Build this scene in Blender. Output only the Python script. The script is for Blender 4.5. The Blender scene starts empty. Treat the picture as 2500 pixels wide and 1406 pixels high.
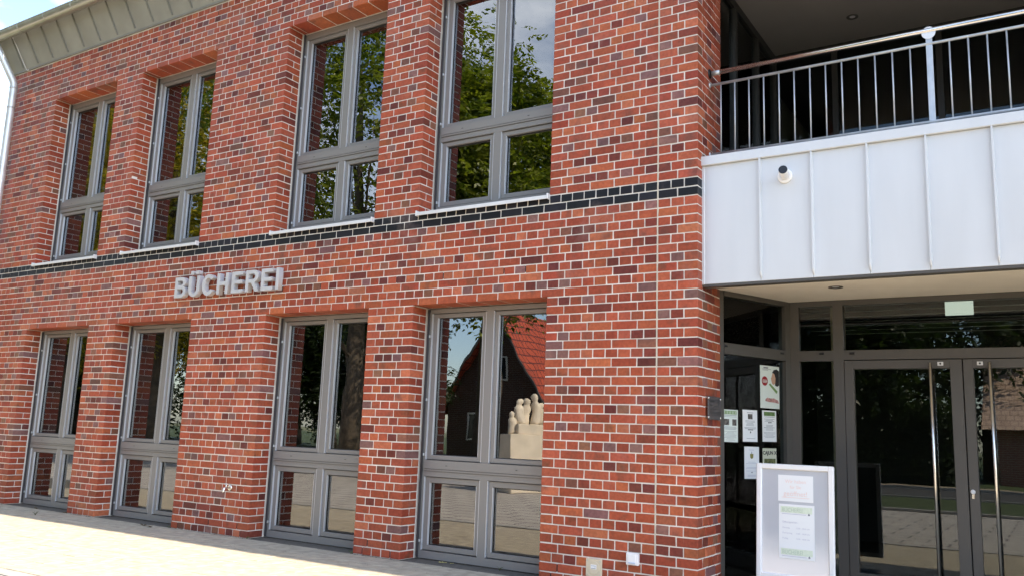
import bpy, math, random
import numpy as np
from mathutils import Vector, Matrix
R = math.radians
rnd = random.Random(7)
rng = np.random.default_rng(11)
scene = bpy.context.scene
COL = scene.collection

# ------------------------------------------------------------------ camera
CAM_POS = (2.56786, -6.98432, 1.30480)
CAM_ROT = (1.737456, -0.035909, 0.562777)
CAM_F = 2091.95 / 2500.0            # focal length in picture widths
cam_data = bpy.data.cameras.new('camera')
cam_data.sensor_fit = 'HORIZONTAL'
cam_data.sensor_width = 36.0
cam_data.lens = 36.0 * CAM_F
cam_data.clip_start = 0.05
cam_data.clip_end = 2000.0
cam = bpy.data.objects.new('camera', cam_data)
cam.location = CAM_POS
cam.rotation_euler = CAM_ROT
COL.objects.link(cam)
scene.camera = cam

# ------------------------------------------------------------------ world, sun, exposure
SUN_EL = R(44.0)
SUN_DIR = Vector((math.cos(SUN_EL), 0.0276 * math.sin(SUN_EL), math.sin(SUN_EL))).normalized()   # towards the sun
world = bpy.data.worlds.new('World')
scene.world = world
world.use_nodes = True
wn, wl = world.node_tree.nodes, world.node_tree.links
wn.clear()
w_out = wn.new('ShaderNodeOutputWorld')
w_bg = wn.new('ShaderNodeBackground')
w_sky = wn.new('ShaderNodeTexSky')
w_sky.sky_type = 'NISHITA'
w_sky.sun_disc = False
w_sky.sun_elevation = SUN_EL
w_sky.sun_rotation = R(90.0)
w_sky.air_density = 1.0
w_sky.dust_density = 0.8
w_sky.ozone_density = 1.6
w_bg.inputs['Strength'].default_value = 0.105
w_tc = wn.new('ShaderNodeTexCoord')
w_map = wn.new('ShaderNodeMapping')
w_map.inputs['Scale'].default_value = (1.0, 1.0, 2.2)
w_noise = wn.new('ShaderNodeTexNoise')
w_noise.inputs['Scale'].default_value = 2.6
w_noise.inputs['Detail'].default_value = 7.0
w_noise.inputs['Roughness'].default_value = 0.56
w_ramp = wn.new('ShaderNodeValToRGB')
w_ramp.color_ramp.elements[0].position = 0.50
w_ramp.color_ramp.elements[1].position = 0.72
w_mix = wn.new('ShaderNodeMix')
w_mix.data_type = 'RGBA'
w_mix.inputs[7].default_value = (7.5, 7.7, 8.0, 1)
wl.new(w_tc.outputs['Generated'], w_map.inputs['Vector'])
wl.new(w_map.outputs[0], w_noise.inputs['Vector'])
wl.new(w_noise.outputs['Fac'], w_ramp.inputs['Fac'])
wl.new(w_ramp.outputs['Color'], w_mix.inputs[0])
wl.new(w_sky.outputs['Color'], w_mix.inputs[6])
wl.new(w_mix.outputs[2], w_bg.inputs['Color'])
wl.new(w_bg.outputs[0], w_out.inputs['Surface'])

sun_data = bpy.data.lights.new('sun', 'SUN')
sun_data.energy = 3.1
sun_data.angle = R(0.53)
sun_data.color = (1.0, 0.86, 0.66)
sun = bpy.data.objects.new('sun', sun_data)
sun.rotation_euler = SUN_DIR.to_track_quat('Z', 'Y').to_euler()
sun.location = (20, -5, 30)
COL.objects.link(sun)

vs = scene.view_settings
vs.view_transform = 'Standard'
vs.look = 'None'
vs.exposure = 2.3
vs.gamma = 1.0
vs.use_curve_mapping = False
scene.render.engine = 'CYCLES'
cy = scene.cycles
cy.use_denoising = True
cy.max_bounces = 10
cy.diffuse_bounces = 4
cy.glossy_bounces = 6
cy.transmission_bounces = 6
cy.transparent_max_bounces = 16
cy.sample_clamp_indirect = 8.0
cy.caustics_reflective = False
cy.caustics_refractive = False

# ------------------------------------------------------------------ object helpers
def props(o, label=None, cat=None, group=None, kind=None):
    if label: o['label'] = label
    if cat: o['category'] = cat
    if group: o['group'] = group
    if kind: o['kind'] = kind
    return o

def empty(name, loc=(0, 0, 0), rot=(0, 0, 0), parent=None):
    o = bpy.data.objects.new(name, None)
    o.empty_display_size = 0.2
    o.location = loc
    o.rotation_euler = rot
    COL.objects.link(o)
    if parent: o.parent = parent
    return o

def link_mesh(name, me, mat=None, parent=None, loc=(0, 0, 0), rot=(0, 0, 0)):
    o = bpy.data.objects.new(name, me)
    o.location = loc
    o.rotation_euler = rot
    if mat is not None and len(me.materials) == 0:
        me.materials.append(mat)
    COL.objects.link(o)
    if parent: o.parent = parent
    return o

def copy_tree(o, parent=None):
    c = o.copy()
    COL.objects.link(c)
    c.parent = parent
    for ch in list(o.children):
        copy_tree(ch, c)
    return c

class MB:
    """collects simple shapes into one mesh"""
    def __init__(s):
        s.v, s.f, s.smooth = [], [], []
    def quadmesh(s, verts, faces, smooth=False):
        n = len(s.v)
        s.v += [tuple(p) for p in verts]
        s.f += [tuple(i + n for i in f) for f in faces]
        s.smooth += [smooth] * len(faces)
        return s
    def box(s, x0, x1, y0, y1, z0, z1, m=None):
        vv = [(x0, y0, z0), (x1, y0, z0), (x1, y1, z0), (x0, y1, z0), (x0, y0, z1), (x1, y0, z1), (x1, y1, z1), (x0, y1, z1)]
        if m is not None: vv = [m @ Vector(p) for p in vv]
        return s.quadmesh(vv, [(0, 3, 2, 1), (4, 5, 6, 7), (0, 1, 5, 4), (1, 2, 6, 5), (2, 3, 7, 6), (3, 0, 4, 7)])
    def cbox(s, x0, x1, y0, y1, z0, z1, b=0.003, m=None):
        """box with chamfered edges"""
        vv, ff = cham(x0, x1, y0, y1, z0, z1, b)
        if m is not None: vv = [m @ Vector(p) for p in vv]
        return s.quadmesh(vv, ff)
    def tube(s, pts, rad, n=12, caps=True):
        pts = [Vector(p) for p in pts]
        rr = rad if isinstance(rad, (list, tuple)) else [rad] * len(pts)
        vv, ff = [], []
        ref = None
        for i, p in enumerate(pts):
            if i == 0: d = pts[1] - p
            elif i == len(pts) - 1: d = p - pts[i - 1]
            else: d = (pts[i + 1] - p).normalized() + (p - pts[i - 1]).normalized()
            d.normalize()
            if ref is None:
                ref = Vector((0, 0, 1)) if abs(d.z) < 0.9 else Vector((1, 0, 0))
            a = d.cross(ref).normalized()
            b = a.cross(d).normalized()
            ref = b
            for k in range(n):
                t = 2 * math.pi * k / n
                vv.append(p + (a * math.cos(t) + b * math.sin(t)) * rr[i])
        for i in range(len(pts) - 1):
            for k in range(n):
                k2 = (k + 1) % n
                ff.append((i * n + k, i * n + k2, (i + 1) * n + k2, (i + 1) * n + k))
        s.quadmesh(vv, ff, True)
        if caps:
            base = len(s.v) - len(vv)
            s.f.append(tuple(base + k for k in reversed(range(n)))); s.smooth.append(False)
            s.f.append(tuple(base + (len(pts) - 1) * n + k for k in range(n))); s.smooth.append(False)
        return s
    def lathe(s, prof, n=16, m=None):
        """profile of (radius, height) round Z"""
        vv, ff = [], []
        for r, z in prof:
            for k in range(n):
                t = 2 * math.pi * k / n
                p = Vector((r * math.cos(t), r * math.sin(t), z))
                vv.append(m @ p if m is not None else p)
        for i in range(len(prof) - 1):
            for k in range(n):
                k2 = (k + 1) % n
                ff.append((i * n + k, i * n + k2, (i + 1) * n + k2, (i + 1) * n + k))
        s.quadmesh(vv, ff, True)
        base = len(s.v) - len(vv)
        s.f.append(tuple(base + k for k in reversed(range(n)))); s.smooth.append(False)
        s.f.append(tuple(base + (len(prof) - 1) * n + k for k in range(n))); s.smooth.append(False)
        return s
    def poly(s, pts):
        n = len(s.v)
        s.v += [tuple(p) for p in pts]
        s.f.append(tuple(range(n, n + len(pts)))); s.smooth.append(False)
        return s
    def mesh(s, name):
        me = bpy.data.meshes.new(name)
        me.from_pydata(s.v, [], s.f)
        me.polygons.foreach_set('use_smooth', s.smooth)
        me.update()
        return me
    def build(s, name, mat, parent=None, loc=(0, 0, 0), rot=(0, 0, 0)):
        return link_mesh(name, s.mesh(name), mat, parent, loc, rot)

def cham(x0, x1, y0, y1, z0, z1, b):
    X, Y, Z = (x0, x1), (y0, y1), (z0, z1)
    sg = (1, -1)
    vv, idx = [], {}
    for i in (0, 1):
        for j in (0, 1):
            for k in (0, 1):
                idx[(i, j, k, 'x')] = len(vv); vv.append((X[i], Y[j] + sg[j] * b, Z[k] + sg[k] * b))
                idx[(i, j, k, 'y')] = len(vv); vv.append((X[i] + sg[i] * b, Y[j], Z[k] + sg[k] * b))
                idx[(i, j, k, 'z')] = len(vv); vv.append((X[i] + sg[i] * b, Y[j] + sg[j] * b, Z[k]))
    ff = []
    def add(f, out):
        a, bb, c_ = (Vector(vv[q]) for q in f[:3])
        nrm = (bb - a).cross(c_ - a)
        ff.append(tuple(f) if nrm.dot(Vector(out)) > 0 else tuple(reversed(f)))
    for i in (0, 1):
        o = -sg[i]
        add([idx[(i, 0, 0, 'x')], idx[(i, 1, 0, 'x')], idx[(i, 1, 1, 'x')], idx[(i, 0, 1, 'x')]], (o, 0, 0))
        add([idx[(0, i, 0, 'y')], idx[(1, i, 0, 'y')], idx[(1, i, 1, 'y')], idx[(0, i, 1, 'y')]], (0, o, 0))
        add([idx[(0, 0, i, 'z')], idx[(1, 0, i, 'z')], idx[(1, 1, i, 'z')], idx[(0, 1, i, 'z')]], (0, 0, o))
        for j in (0, 1):
            p = -sg[j]
            add([idx[(i, j, 0, 'x')], idx[(i, j, 1, 'x')], idx[(i, j, 1, 'y')], idx[(i, j, 0, 'y')]], (o, p, 0))
            add([idx[(i, 0, j, 'x')], idx[(i, 1, j, 'x')], idx[(i, 1, j, 'z')], idx[(i, 0, j, 'z')]], (o, 0, p))
            add([idx[(0, i, j, 'y')], idx[(1, i, j, 'y')], idx[(1, i, j, 'z')], idx[(0, i, j, 'z')]], (0, o, p))
            for k in (0, 1):
                add([idx[(i, j, k, 'x')], idx[(i, j, k, 'y')], idx[(i, j, k, 'z')]], (o, p, -sg[k]))
    return vv, ff

# camera projection, used only to find which alike pieces show largest
_Rm = np.array(cam.rotation_euler.to_matrix())
def project(P):
    d = (np.asarray(P, float) - np.array(CAM_POS)) @ _Rm
    z = np.maximum(-d[..., 2], 1e-3)
    return np.stack([0.5 + CAM_F * d[..., 0] / z, 0.5 * 575 / 1024 - CAM_F * d[..., 1] / z], -1), -d[..., 2]

# ------------------------------------------------------------------ materials
def newmat(name):
    m = bpy.data.materials.new(name)
    m.use_nodes = True
    nt = m.node_tree
    b = nt.nodes.get('Principled BSDF')
    return m, nt, b

def simple(name, col, rough=0.5, metal=0.0, var=0.0, scale=8.0, stretch=None, bump=0.0, bscale=60.0, spec=0.5, emit=None, estr=0.0, coat=0.0):
    m, nt, b = newmat(name)
    b.inputs['Base Color'].default_value = (*col, 1)
    b.inputs['Roughness'].default_value = rough
    b.inputs['Metallic'].default_value = metal
    b.inputs['Specular IOR Level'].default_value = spec
    b.inputs['Coat Weight'].default_value = coat
    if emit:
        b.inputs['Emission Color'].default_value = (*emit, 1)
        b.inputs['Emission Strength'].default_value = estr
    g = nt.nodes.new('ShaderNodeNewGeometry')
    if var > 0:
        n = nt.nodes.new('ShaderNodeTexNoise')
        n.inputs['Scale'].default_value = scale
        n.inputs['Detail'].default_value = 5
        mr = nt.nodes.new('ShaderNodeMapRange')
        mr.inputs['To Min'].default_value = 1 - var
        mr.inputs['To Max'].default_value = 1 + var
        mr.inputs['From Min'].default_value = 0.3
        mr.inputs['From Max'].default_value = 0.7
        mx = nt.nodes.new('ShaderNodeVectorMath'); mx.operation = 'SCALE'
        mx.inputs[0].default_value = col
        if stretch:
            mp = nt.nodes.new('ShaderNodeMapping'); mp.inputs['Scale'].default_value = stretch
            nt.links.new(g.outputs['Position'], mp.inputs['Vector']); nt.links.new(mp.outputs[0], n.inputs['Vector'])
        else:
            nt.links.new(g.outputs['Position'], n.inputs['Vector'])
        nt.links.new(n.outputs['Fac'], mr.inputs['Value'])
        nt.links.new(mr.outputs[0], mx.inputs['Scale'])
        nt.links.new(mx.outputs[0], b.inputs['Base Color'])
        rr = nt.nodes.new('ShaderNodeMapRange')
        rr.inputs['To Min'].default_value = max(0.03, rough - 0.12)
        rr.inputs['To Max'].default_value = min(1, rough + 0.12)
        nt.links.new(n.outputs['Fac'], rr.inputs['Value'])
        nt.links.new(rr.outputs[0], b.inputs['Roughness'])
    if bump > 0:
        n2 = nt.nodes.new('ShaderNodeTexNoise')
        n2.inputs['Scale'].default_value = bscale
        n2.inputs['Detail'].default_value = 4
        bp = nt.nodes.new('ShaderNodeBump')
        bp.inputs['Strength'].default_value = bump
        bp.inputs['Distance'].default_value = 0.01
        nt.links.new(g.outputs['Position'], n2.inputs['Vector'])
        nt.links.new(n2.outputs['Fac'], bp.inputs['Height'])
        nt.links.new(bp.outputs[0], b.inputs['Normal'])
    return m

def brick_material(name, per_object):
    m, nt, b = newmat(name)
    N, L = nt.nodes, nt.links
    if per_object:
        src = N.new('ShaderNodeObjectInfo').outputs['Color']
    else:
        a = N.new('ShaderNodeAttribute'); a.attribute_name = 'Col'
        src = a.outputs['Color']
    g = N.new('ShaderNodeNewGeometry')
    off = N.new('ShaderNodeVectorMath'); off.operation = 'MULTIPLY_ADD'
    off.inputs[1].default_value = (90, 70, 110)
    L.new(src, off.inputs[0]); L.new(g.outputs['Position'], off.inputs[2])
    # kiln flashing: soft darker or purplish ends
    n1 = N.new('ShaderNodeTexNoise'); n1.inputs['Scale'].default_value = 5.5; n1.inputs['Detail'].default_value = 2
    L.new(off.outputs[0], n1.inputs['Vector'])
    r1 = N.new('ShaderNodeValToRGB')
    r1.color_ramp.elements[0].position = 0.56; r1.color_ramp.elements[0].color = (0, 0, 0, 1)
    r1.color_ramp.elements[1].position = 0.74; r1.color_ramp.elements[1].color = (1, 1, 1, 1)
    L.new(n1.outputs['Fac'], r1.inputs['Fac'])
    flash = N.new('ShaderNodeMix'); flash.data_type = 'RGBA'; flash.blend_type = 'DARKEN'
    flash.inputs[7].default_value = (0.105, 0.055, 0.052, 1)
    fm = N.new('ShaderNodeMath'); fm.operation = 'MULTIPLY'; fm.inputs[1].default_value = 0.6
    L.new(r1.outputs['Color'], fm.inputs[0]); L.new(fm.outputs[0], flash.inputs[0]); L.new(src, flash.inputs[6])
    # fine mottling
    n2 = N.new('ShaderNodeTexNoise'); n2.inputs['Scale'].default_value = 38; n2.inputs['Detail'].default_value = 6
    L.new(off.outputs[0], n2.inputs['Vector'])
    mr = N.new('ShaderNodeMapRange'); mr.inputs['From Min'].default_value = 0.3; mr.inputs['From Max'].default_value = 0.7
    mr.inputs['To Min'].default_value = 0.82; mr.inputs['To Max'].default_value = 1.18
    L.new(n2.outputs['Fac'], mr.inputs['Value'])
    sc = N.new('ShaderNodeVectorMath'); sc.operation = 'SCALE'
    lo = N.new('ShaderNodeMapRange'); lo.inputs['From Min'].default_value = 0.44; lo.inputs['From Max'].default_value = 0.30
    lo.inputs['To Max'].default_value = 0.26
    L.new(n1.outputs['Fac'], lo.inputs['Value'])
    warm = N.new('ShaderNodeMix'); warm.data_type = 'RGBA'; warm.blend_type = 'MULTIPLY'
    warm.inputs[7].default_value = (1.55, 1.75, 1.6, 1)
    L.new(lo.outputs[0], warm.inputs[0]); L.new(flash.outputs[2], warm.inputs[6])
    L.new(warm.outputs[2], sc.inputs[0]); L.new(mr.outputs[0], sc.inputs['Scale'])
    # lime bloom in cloudy patches and thin runs
    n3 = N.new('ShaderNodeTexNoise'); n3.inputs['Scale'].default_value = 1.3; n3.inputs['Detail'].default_value = 8; n3.inputs['Roughness'].default_value = 0.68
    L.new(g.outputs['Position'], n3.inputs['Vector'])
    mp = N.new('ShaderNodeMapping'); mp.inputs['Scale'].default_value = (46, 46, 3.5)
    L.new(g.outputs['Position'], mp.inputs['Vector'])
    n4 = N.new('ShaderNodeTexNoise'); n4.inputs['Scale'].default_value = 1.0; n4.inputs['Detail'].default_value = 3
    L.new(mp.outputs[0], n4.inputs['Vector'])
    r3 = N.new('ShaderNodeMapRange'); r3.inputs['From Min'].default_value = 0.56; r3.inputs['From Max'].default_value = 0.72
    r3.inputs['To Max'].default_value = 0.22
    L.new(n3.outputs['Fac'], r3.inputs['Value'])
    r4 = N.new('ShaderNodeMapRange'); r4.inputs['From Min'].default_value = 0.70; r4.inputs['From Max'].default_value = 0.80
    r4.inputs['To Max'].default_value = 0.30
    L.new(n4.outputs['Fac'], r4.inputs['Value'])
    mxx = N.new('ShaderNodeMath'); mxx.operation = 'MAXIMUM'
    L.new(r3.outputs[0], mxx.inputs[0]); L.new(r4.outputs[0], mxx.inputs[1])
    bl = N.new('ShaderNodeMix'); bl.data_type = 'RGBA'
    bl.inputs[7].default_value = (0.46, 0.33, 0.29, 1)
    L.new(mxx.outputs[0], bl.inputs[0]); L.new(sc.outputs[0], bl.inputs[6])
    L.new(bl.outputs[2], b.inputs['Base Color'])
    b.inputs['Roughness'].default_value = 0.5
    b.inputs['Specular IOR Level'].default_value = 0.22
    rr = N.new('ShaderNodeMapRange'); rr.inputs['To Min'].default_value = 0.36; rr.inputs['To Max'].default_value = 0.66
    L.new(n2.outputs['Fac'], rr.inputs['Value']); L.new(rr.outputs[0], b.inputs['Roughness'])
    bp = N.new('ShaderNodeBump'); bp.inputs['Strength'].default_value = 0.28; bp.inputs['Distance'].default_value = 0.004
    L.new(n2.outputs['Fac'], bp.inputs['Height']); L.new(bp.outputs[0], b.inputs['Normal'])
    return m

def glass_material(name, tint=(0.80, 0.84, 0.82), ior=2.35, wave=0.0009, wscale=2.6):
    """glazing: mirror reflection by Fresnel over a clear see-through sheet, slightly wavy like real double glazing"""
    m = bpy.data.materials.new(name); m.use_nodes = True
    nt = m.node_tree; N, L = nt.nodes, nt.links
    N.clear()
    out = N.new('ShaderNodeOutputMaterial')
    tr = N.new('ShaderNodeBsdfTransparent'); tr.inputs['Color'].default_value = (*tint, 1)
    gl = N.new('ShaderNodeBsdfGlossy'); gl.inputs['Roughness'].default_value = 0.0
    gl.inputs['Color'].default_value = (0.96, 0.98, 1.0, 1)
    fr = N.new('ShaderNodeFresnel'); fr.inputs['IOR'].default_value = ior
    mx = N.new('ShaderNodeMixShader')
    g = N.new('ShaderNodeNewGeometry')
    mp = N.new('ShaderNodeMapping'); mp.inputs['Scale'].default_value = (1.0, 1.0, 0.45)
    n = N.new('ShaderNodeTexNoise'); n.inputs['Scale'].default_value = wscale; n.inputs['Detail'].default_value = 1.5
    bp = N.new('ShaderNodeBump'); bp.inputs['Strength'].default_value = 1.0; bp.inputs['Distance'].default_value = wave
    L.new(g.outputs['Position'], mp.inputs['Vector']); L.new(mp.outputs[0], n.inputs['Vector'])
    L.new(n.outputs['Fac'], bp.inputs['Height']); L.new(bp.outputs[0], gl.inputs['Normal'])
    L.new(fr.outputs[0], mx.inputs[0]); L.new(tr.outputs[0], mx.inputs[1]); L.new(gl.outputs[0], mx.inputs[2])
    L.new(mx.outputs[0], out.inputs['Surface'])
    return m

def tiled_material(name, c1, c2, mortar, sx, sy, msize, rough=0.8, axis='XY', offs=0.5, bump=0.4):
    """procedural joint pattern for surfaces too far away to pick the pieces apart"""
    m, nt, b = newmat(name); N, L = nt.nodes, nt.links
    g = N.new('ShaderNodeNewGeometry')
    sep = N.new('ShaderNodeSeparateXYZ'); cmb = N.new('ShaderNodeCombineXYZ')
    L.new(g.outputs['Position'], sep.inputs[0])
    L.new(sep.outputs[axis[0]], cmb.inputs[0]); L.new(sep.outputs[axis[1]], cmb.inputs[1])
    br = N.new('ShaderNodeTexBrick')
    br.offset = offs
    br.inputs['Scale'].default_value = 1.0
    br.inputs['Brick Width'].default_value = sx
    br.inputs['Row Height'].default_value = sy
    br.inputs['Mortar Size'].default_value = msize
    br.inputs['Color1'].default_value = (*c1, 1)
    br.inputs['Color2'].default_value = (*c2, 1)
    br.inputs['Mortar'].default_value = (*mortar, 1)
    L.new(cmb.outputs[0], br.inputs['Vector'])
    n = N.new('ShaderNodeTexNoise'); n.inputs['Scale'].default_value = 3; n.inputs['Detail'].default_value = 8
    L.new(g.outputs['Position'], n.inputs['Vector'])
    mr = N.new('ShaderNodeMapRange'); mr.inputs['To Min'].default_value = 0.7; mr.inputs['To Max'].default_value = 1.3
    L.new(n.outputs['Fac'], mr.inputs['Value'])
    sc = N.new('ShaderNodeVectorMath'); sc.operation = 'SCALE'
    L.new(br.outputs['Color'], sc.inputs[0]); L.new(mr.outputs[0], sc.inputs['Scale'])
    L.new(sc.outputs[0], b.inputs['Base Color'])
    b.inputs['Roughness'].default_value = rough
    bp = N.new('ShaderNodeBump'); bp.inputs['Strength'].default_value = bump; bp.inputs['Distance'].default_value = 0.02
    bp.invert = True
    L.new(br.outputs['Fac'], bp.inputs['Height']); L.new(bp.outputs[0], b.inputs['Normal'])
    return m

def leaf_material(name):
    m = bpy.data.materials.new(name); m.use_nodes = True
    nt = m.node_tree; N, L = nt.nodes, nt.links
    N.clear()
    out = N.new('ShaderNodeOutputMaterial')
    a = N.new('ShaderNodeAttribute'); a.attribute_name = 'Col'
    p = N.new('ShaderNodeBsdfPrincipled'); p.inputs['Roughness'].default_value = 0.42
    t = N.new('ShaderNodeBsdfTranslucent')
    s2 = N.new('ShaderNodeVectorMath'); s2.operation = 'MULTIPLY'; s2.inputs[1].default_value = (1.5, 1.7, 0.5)
    mx = N.new('ShaderNodeMixShader'); mx.inputs[0].default_value = 0.42
    L.new(a.outputs['Color'], p.inputs['Base Color']); L.new(a.outputs['Color'], s2.inputs[0])
    L.new(s2.outputs[0], t.inputs['Color'])
    L.new(p.outputs[0], mx.inputs[1]); L.new(t.outputs[0], mx.inputs[2]); L.new(mx.outputs[0], out.inputs['Surface'])
    return m

M = {}
M['brick_o'] = brick_material('clinker_brick_single', True)
M['brick_s'] = brick_material('clinker_brick_field', False)
M['mortar'] = simple('mortar', (0.74, 0.69, 0.62), 0.95, var=0.16, scale=3.5, bump=0.6, bscale=160)
M['sealant'] = simple('joint_sealant', (0.58, 0.52, 0.42), 0.8, var=0.12, scale=10)
M['dark_gap'] = simple('open_joint', (0.012, 0.010, 0.010), 0.9)
M['frame'] = simple('anthracite_window_paint', (0.222, 0.212, 0.200), 0.32, spec=0.5, bump=0.05, bscale=30)
M['frame_seal'] = simple('rubber_gasket', (0.012, 0.012, 0.013), 0.5)
M['door_frame'] = simple('umber_grey_door_paint', (0.082, 0.076, 0.068), 0.36)
M['rail_dark'] = simple('dark_guide_rail', (0.075, 0.075, 0.08), 0.4, metal=0.5)
M['alu'] = simple('white_aluminium', (0.72, 0.72, 0.72), 0.35, metal=0.15, var=0.04)
M['zinc'] = simple('weathered_zinc', (0.34, 0.34, 0.31), 0.5, metal=0.35, var=0.10, scale=3)
M['zinc_seam'] = simple('zinc_seam', (0.27, 0.27, 0.24), 0.5, metal=0.35, var=0.08, scale=3)
M['gutter'] = simple('zinc_gutter', (0.40, 0.39, 0.34), 0.35, metal=0.75, var=0.12, scale=4)
M['pipe'] = simple('galvanised_pipe', (0.68, 0.70, 0.71), 0.40, metal=0.45, var=0.10, scale=5)
M['panel'] = simple('light_grey_sheet', (0.625, 0.64, 0.65), 0.34, metal=0.08, var=0.030, scale=1.0, stretch=(5.0, 5.0, 0.8), bump=0.35, bscale=1.6)
M['soffit'] = simple('cream_plaster', (0.86, 0.80, 0.69), 0.9, var=0.04, scale=2)
M['ceiling'] = simple('grey_ceiling', (0.32, 0.30, 0.28), 0.9, var=0.05, scale=2)
M['steel'] = simple('brushed_steel', (0.80, 0.77, 0.71), 0.24, metal=1.0)
M['galv'] = simple('galvanised_steel', (0.52, 0.54, 0.55), 0.42, metal=0.6, var=0.12, scale=12)
M['highlight_strip'] = simple('edge_highlight_silver', (0.66, 0.68, 0.71), 0.3, metal=0.3)  # lighter than the frame paint: edge highlights put in as colour
M['glass'] = glass_material('window_glass')
M['glass_d'] = glass_material('door_glass', ior=1.6, wave=0.0004)
M['glass_s'] = glass_material('side_screen_glass', ior=1.36, wave=0.0004)
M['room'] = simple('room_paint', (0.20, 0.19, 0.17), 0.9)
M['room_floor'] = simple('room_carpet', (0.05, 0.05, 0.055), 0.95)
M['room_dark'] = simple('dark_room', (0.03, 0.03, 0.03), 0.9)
M['letter'] = simple('silver_lettering', (0.56, 0.56, 0.57), 0.42, metal=0.2, var=0.04)
M['white'] = simple('white_plastic', (0.84, 0.83, 0.81), 0.35, var=0.02)
M['cream'] = simple('cream_plastic', (0.66, 0.56, 0.40), 0.45, var=0.05)
M['black'] = simple('black_plastic', (0.01, 0.01, 0.011), 0.35)
M['paver'] = simple('concrete_paver', (0.37, 0.325, 0.248), 0.9, var=0.20, scale=9, bump=0.5, bscale=120)
M['sand'] = simple('joint_sand', (0.10, 0.09, 0.075), 1.0, var=0.3, scale=20)
M['kerb'] = simple('kerb_concrete', (0.30, 0.29, 0.27), 0.9, var=0.15, scale=8, bump=0.4)

# ------------------------------------------------------------------ facade measures
CO = 0.25 / 3                       # course height
Z0 = 41 * CO                        # bottom of the black stretcher course
def row_z(r): return Z0 - r * CO    # bottom of row r (0 black stretchers, -1 black headers, 41 lowest)
XL, XR = -12.0, 0.0
OPEN = [(-10.625, -9.0), (-8.375, -6.75), (-5.375, -3.75), (-3.125, -1.5)]
LOW0, LOW1 = 0.0, row_z(10)         # lower openings
UP0, UP1 = Z0 + 2 * CO, Z0 + 34 * CO
TOP = Z0 + 42 * CO
RET = 0.625                         # depth of the pier return

# ------------------------------------------------------------------ large structure: building with wall and bricks
bld = empty('library_building', (0, 0, 0))
props(bld, 'two-storey red clinker brick library with grey windows and a glazed corner entrance', 'building')

core = MB()
ins = 0.005
def core_box(x0, x1, z0, z1, il=False, ir=False):
    core.box(x0 + (ins if il else 0), x1 - (ins if ir else 0), ins, 0.375, z0, z1)
bands = [(0.0, LOW1 + 0.008, True), (LOW1 + 0.008, UP0 - 0.002, False), (UP0 - 0.002, UP1 + 0.008, True), (UP1 + 0.008, TOP + 0.05, False)]
edges = [XL] + [e for o in OPEN for e in o] + [XR]
for z0, z1, opened in bands:
    if opened:
        for i in range(0, len(edges), 2):
            core_box(edges[i], edges[i + 1], z0, z1, True, True)
    else:
        core_box(XL, XR, z0, z1, True, True)
core.box(-0.30, -ins, 0.375, RET - 0.004, 0, TOP + 0.05)           # pier return
core.box(XL + ins, XL + 0.3, 0.375, 9.0, 0, TOP + 0.05)            # far gable side
wall = core.build('wall', M['mortar'], bld)

RED = [(0.335, 0.074, 0.036), (0.315, 0.066, 0.032), (0.350, 0.080, 0.040), (0.295, 0.058, 0.030), (0.330, 0.078, 0.042)]
ORG = [(0.385, 0.102, 0.042), (0.365, 0.092, 0.040), (0.400, 0.118, 0.058)]
DRK = [(0.150, 0.036, 0.026), (0.180, 0.040, 0.028), (0.125, 0.031, 0.025), (0.205, 0.045, 0.028)]
PLM = [(0.195, 0.092, 0.084), (0.225, 0.105, 0.090), (0.175, 0.080, 0.074)]
BRN = [(0.185, 0.074, 0.046), (0.215, 0.092, 0.055), (0.160, 0.062, 0.042)]
BLK = [(0.013, 0.014, 0.017), (0.010, 0.011, 0.014), (0.016, 0.016, 0.020)]
def brick_colour(header, lintel=False, black=False):
    if black: fam = BLK
    else:
        u = rnd.random()
        if lintel: fam = RED[:3] if u < 0.55 else ORG
        elif header:
            fam = RED if u < 0.56 else ORG if u < 0.68 else DRK if u < 0.83 else PLM if u < 0.92 else BRN
        else:
            fam = RED if u < 0.76 else ORG if u < 0.90 else DRK if u < 0.95 else PLM if u < 0.98 else BRN
    c = rnd.choice(fam)
    k = rnd.uniform(0.80, 1.14)
    return tuple(max(0.004, q * k * rnd.uniform(0.95, 1.05)) for q in c)

bricks = []     # cx, cy, cz, sx, sy, sz, colour
J = 0.0055      # half joint
def brick(x0, x1, y0, y1, r, header, lintel=False):
    z0 = row_z(r)
    black = r in (0, -1)
    jit = rnd.uniform(-0.0012, 0.0012)
    bricks.append([(x0 + x1) / 2, (y0 + y1) / 2 + jit, z0 + CO / 2 + rnd.uniform(-0.0008, 0.0008),
                   round(x1 - x0, 4), round(y1 - y0, 4), round(CO - 2 * J, 4), brick_colour(header, lintel, black)])

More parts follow.
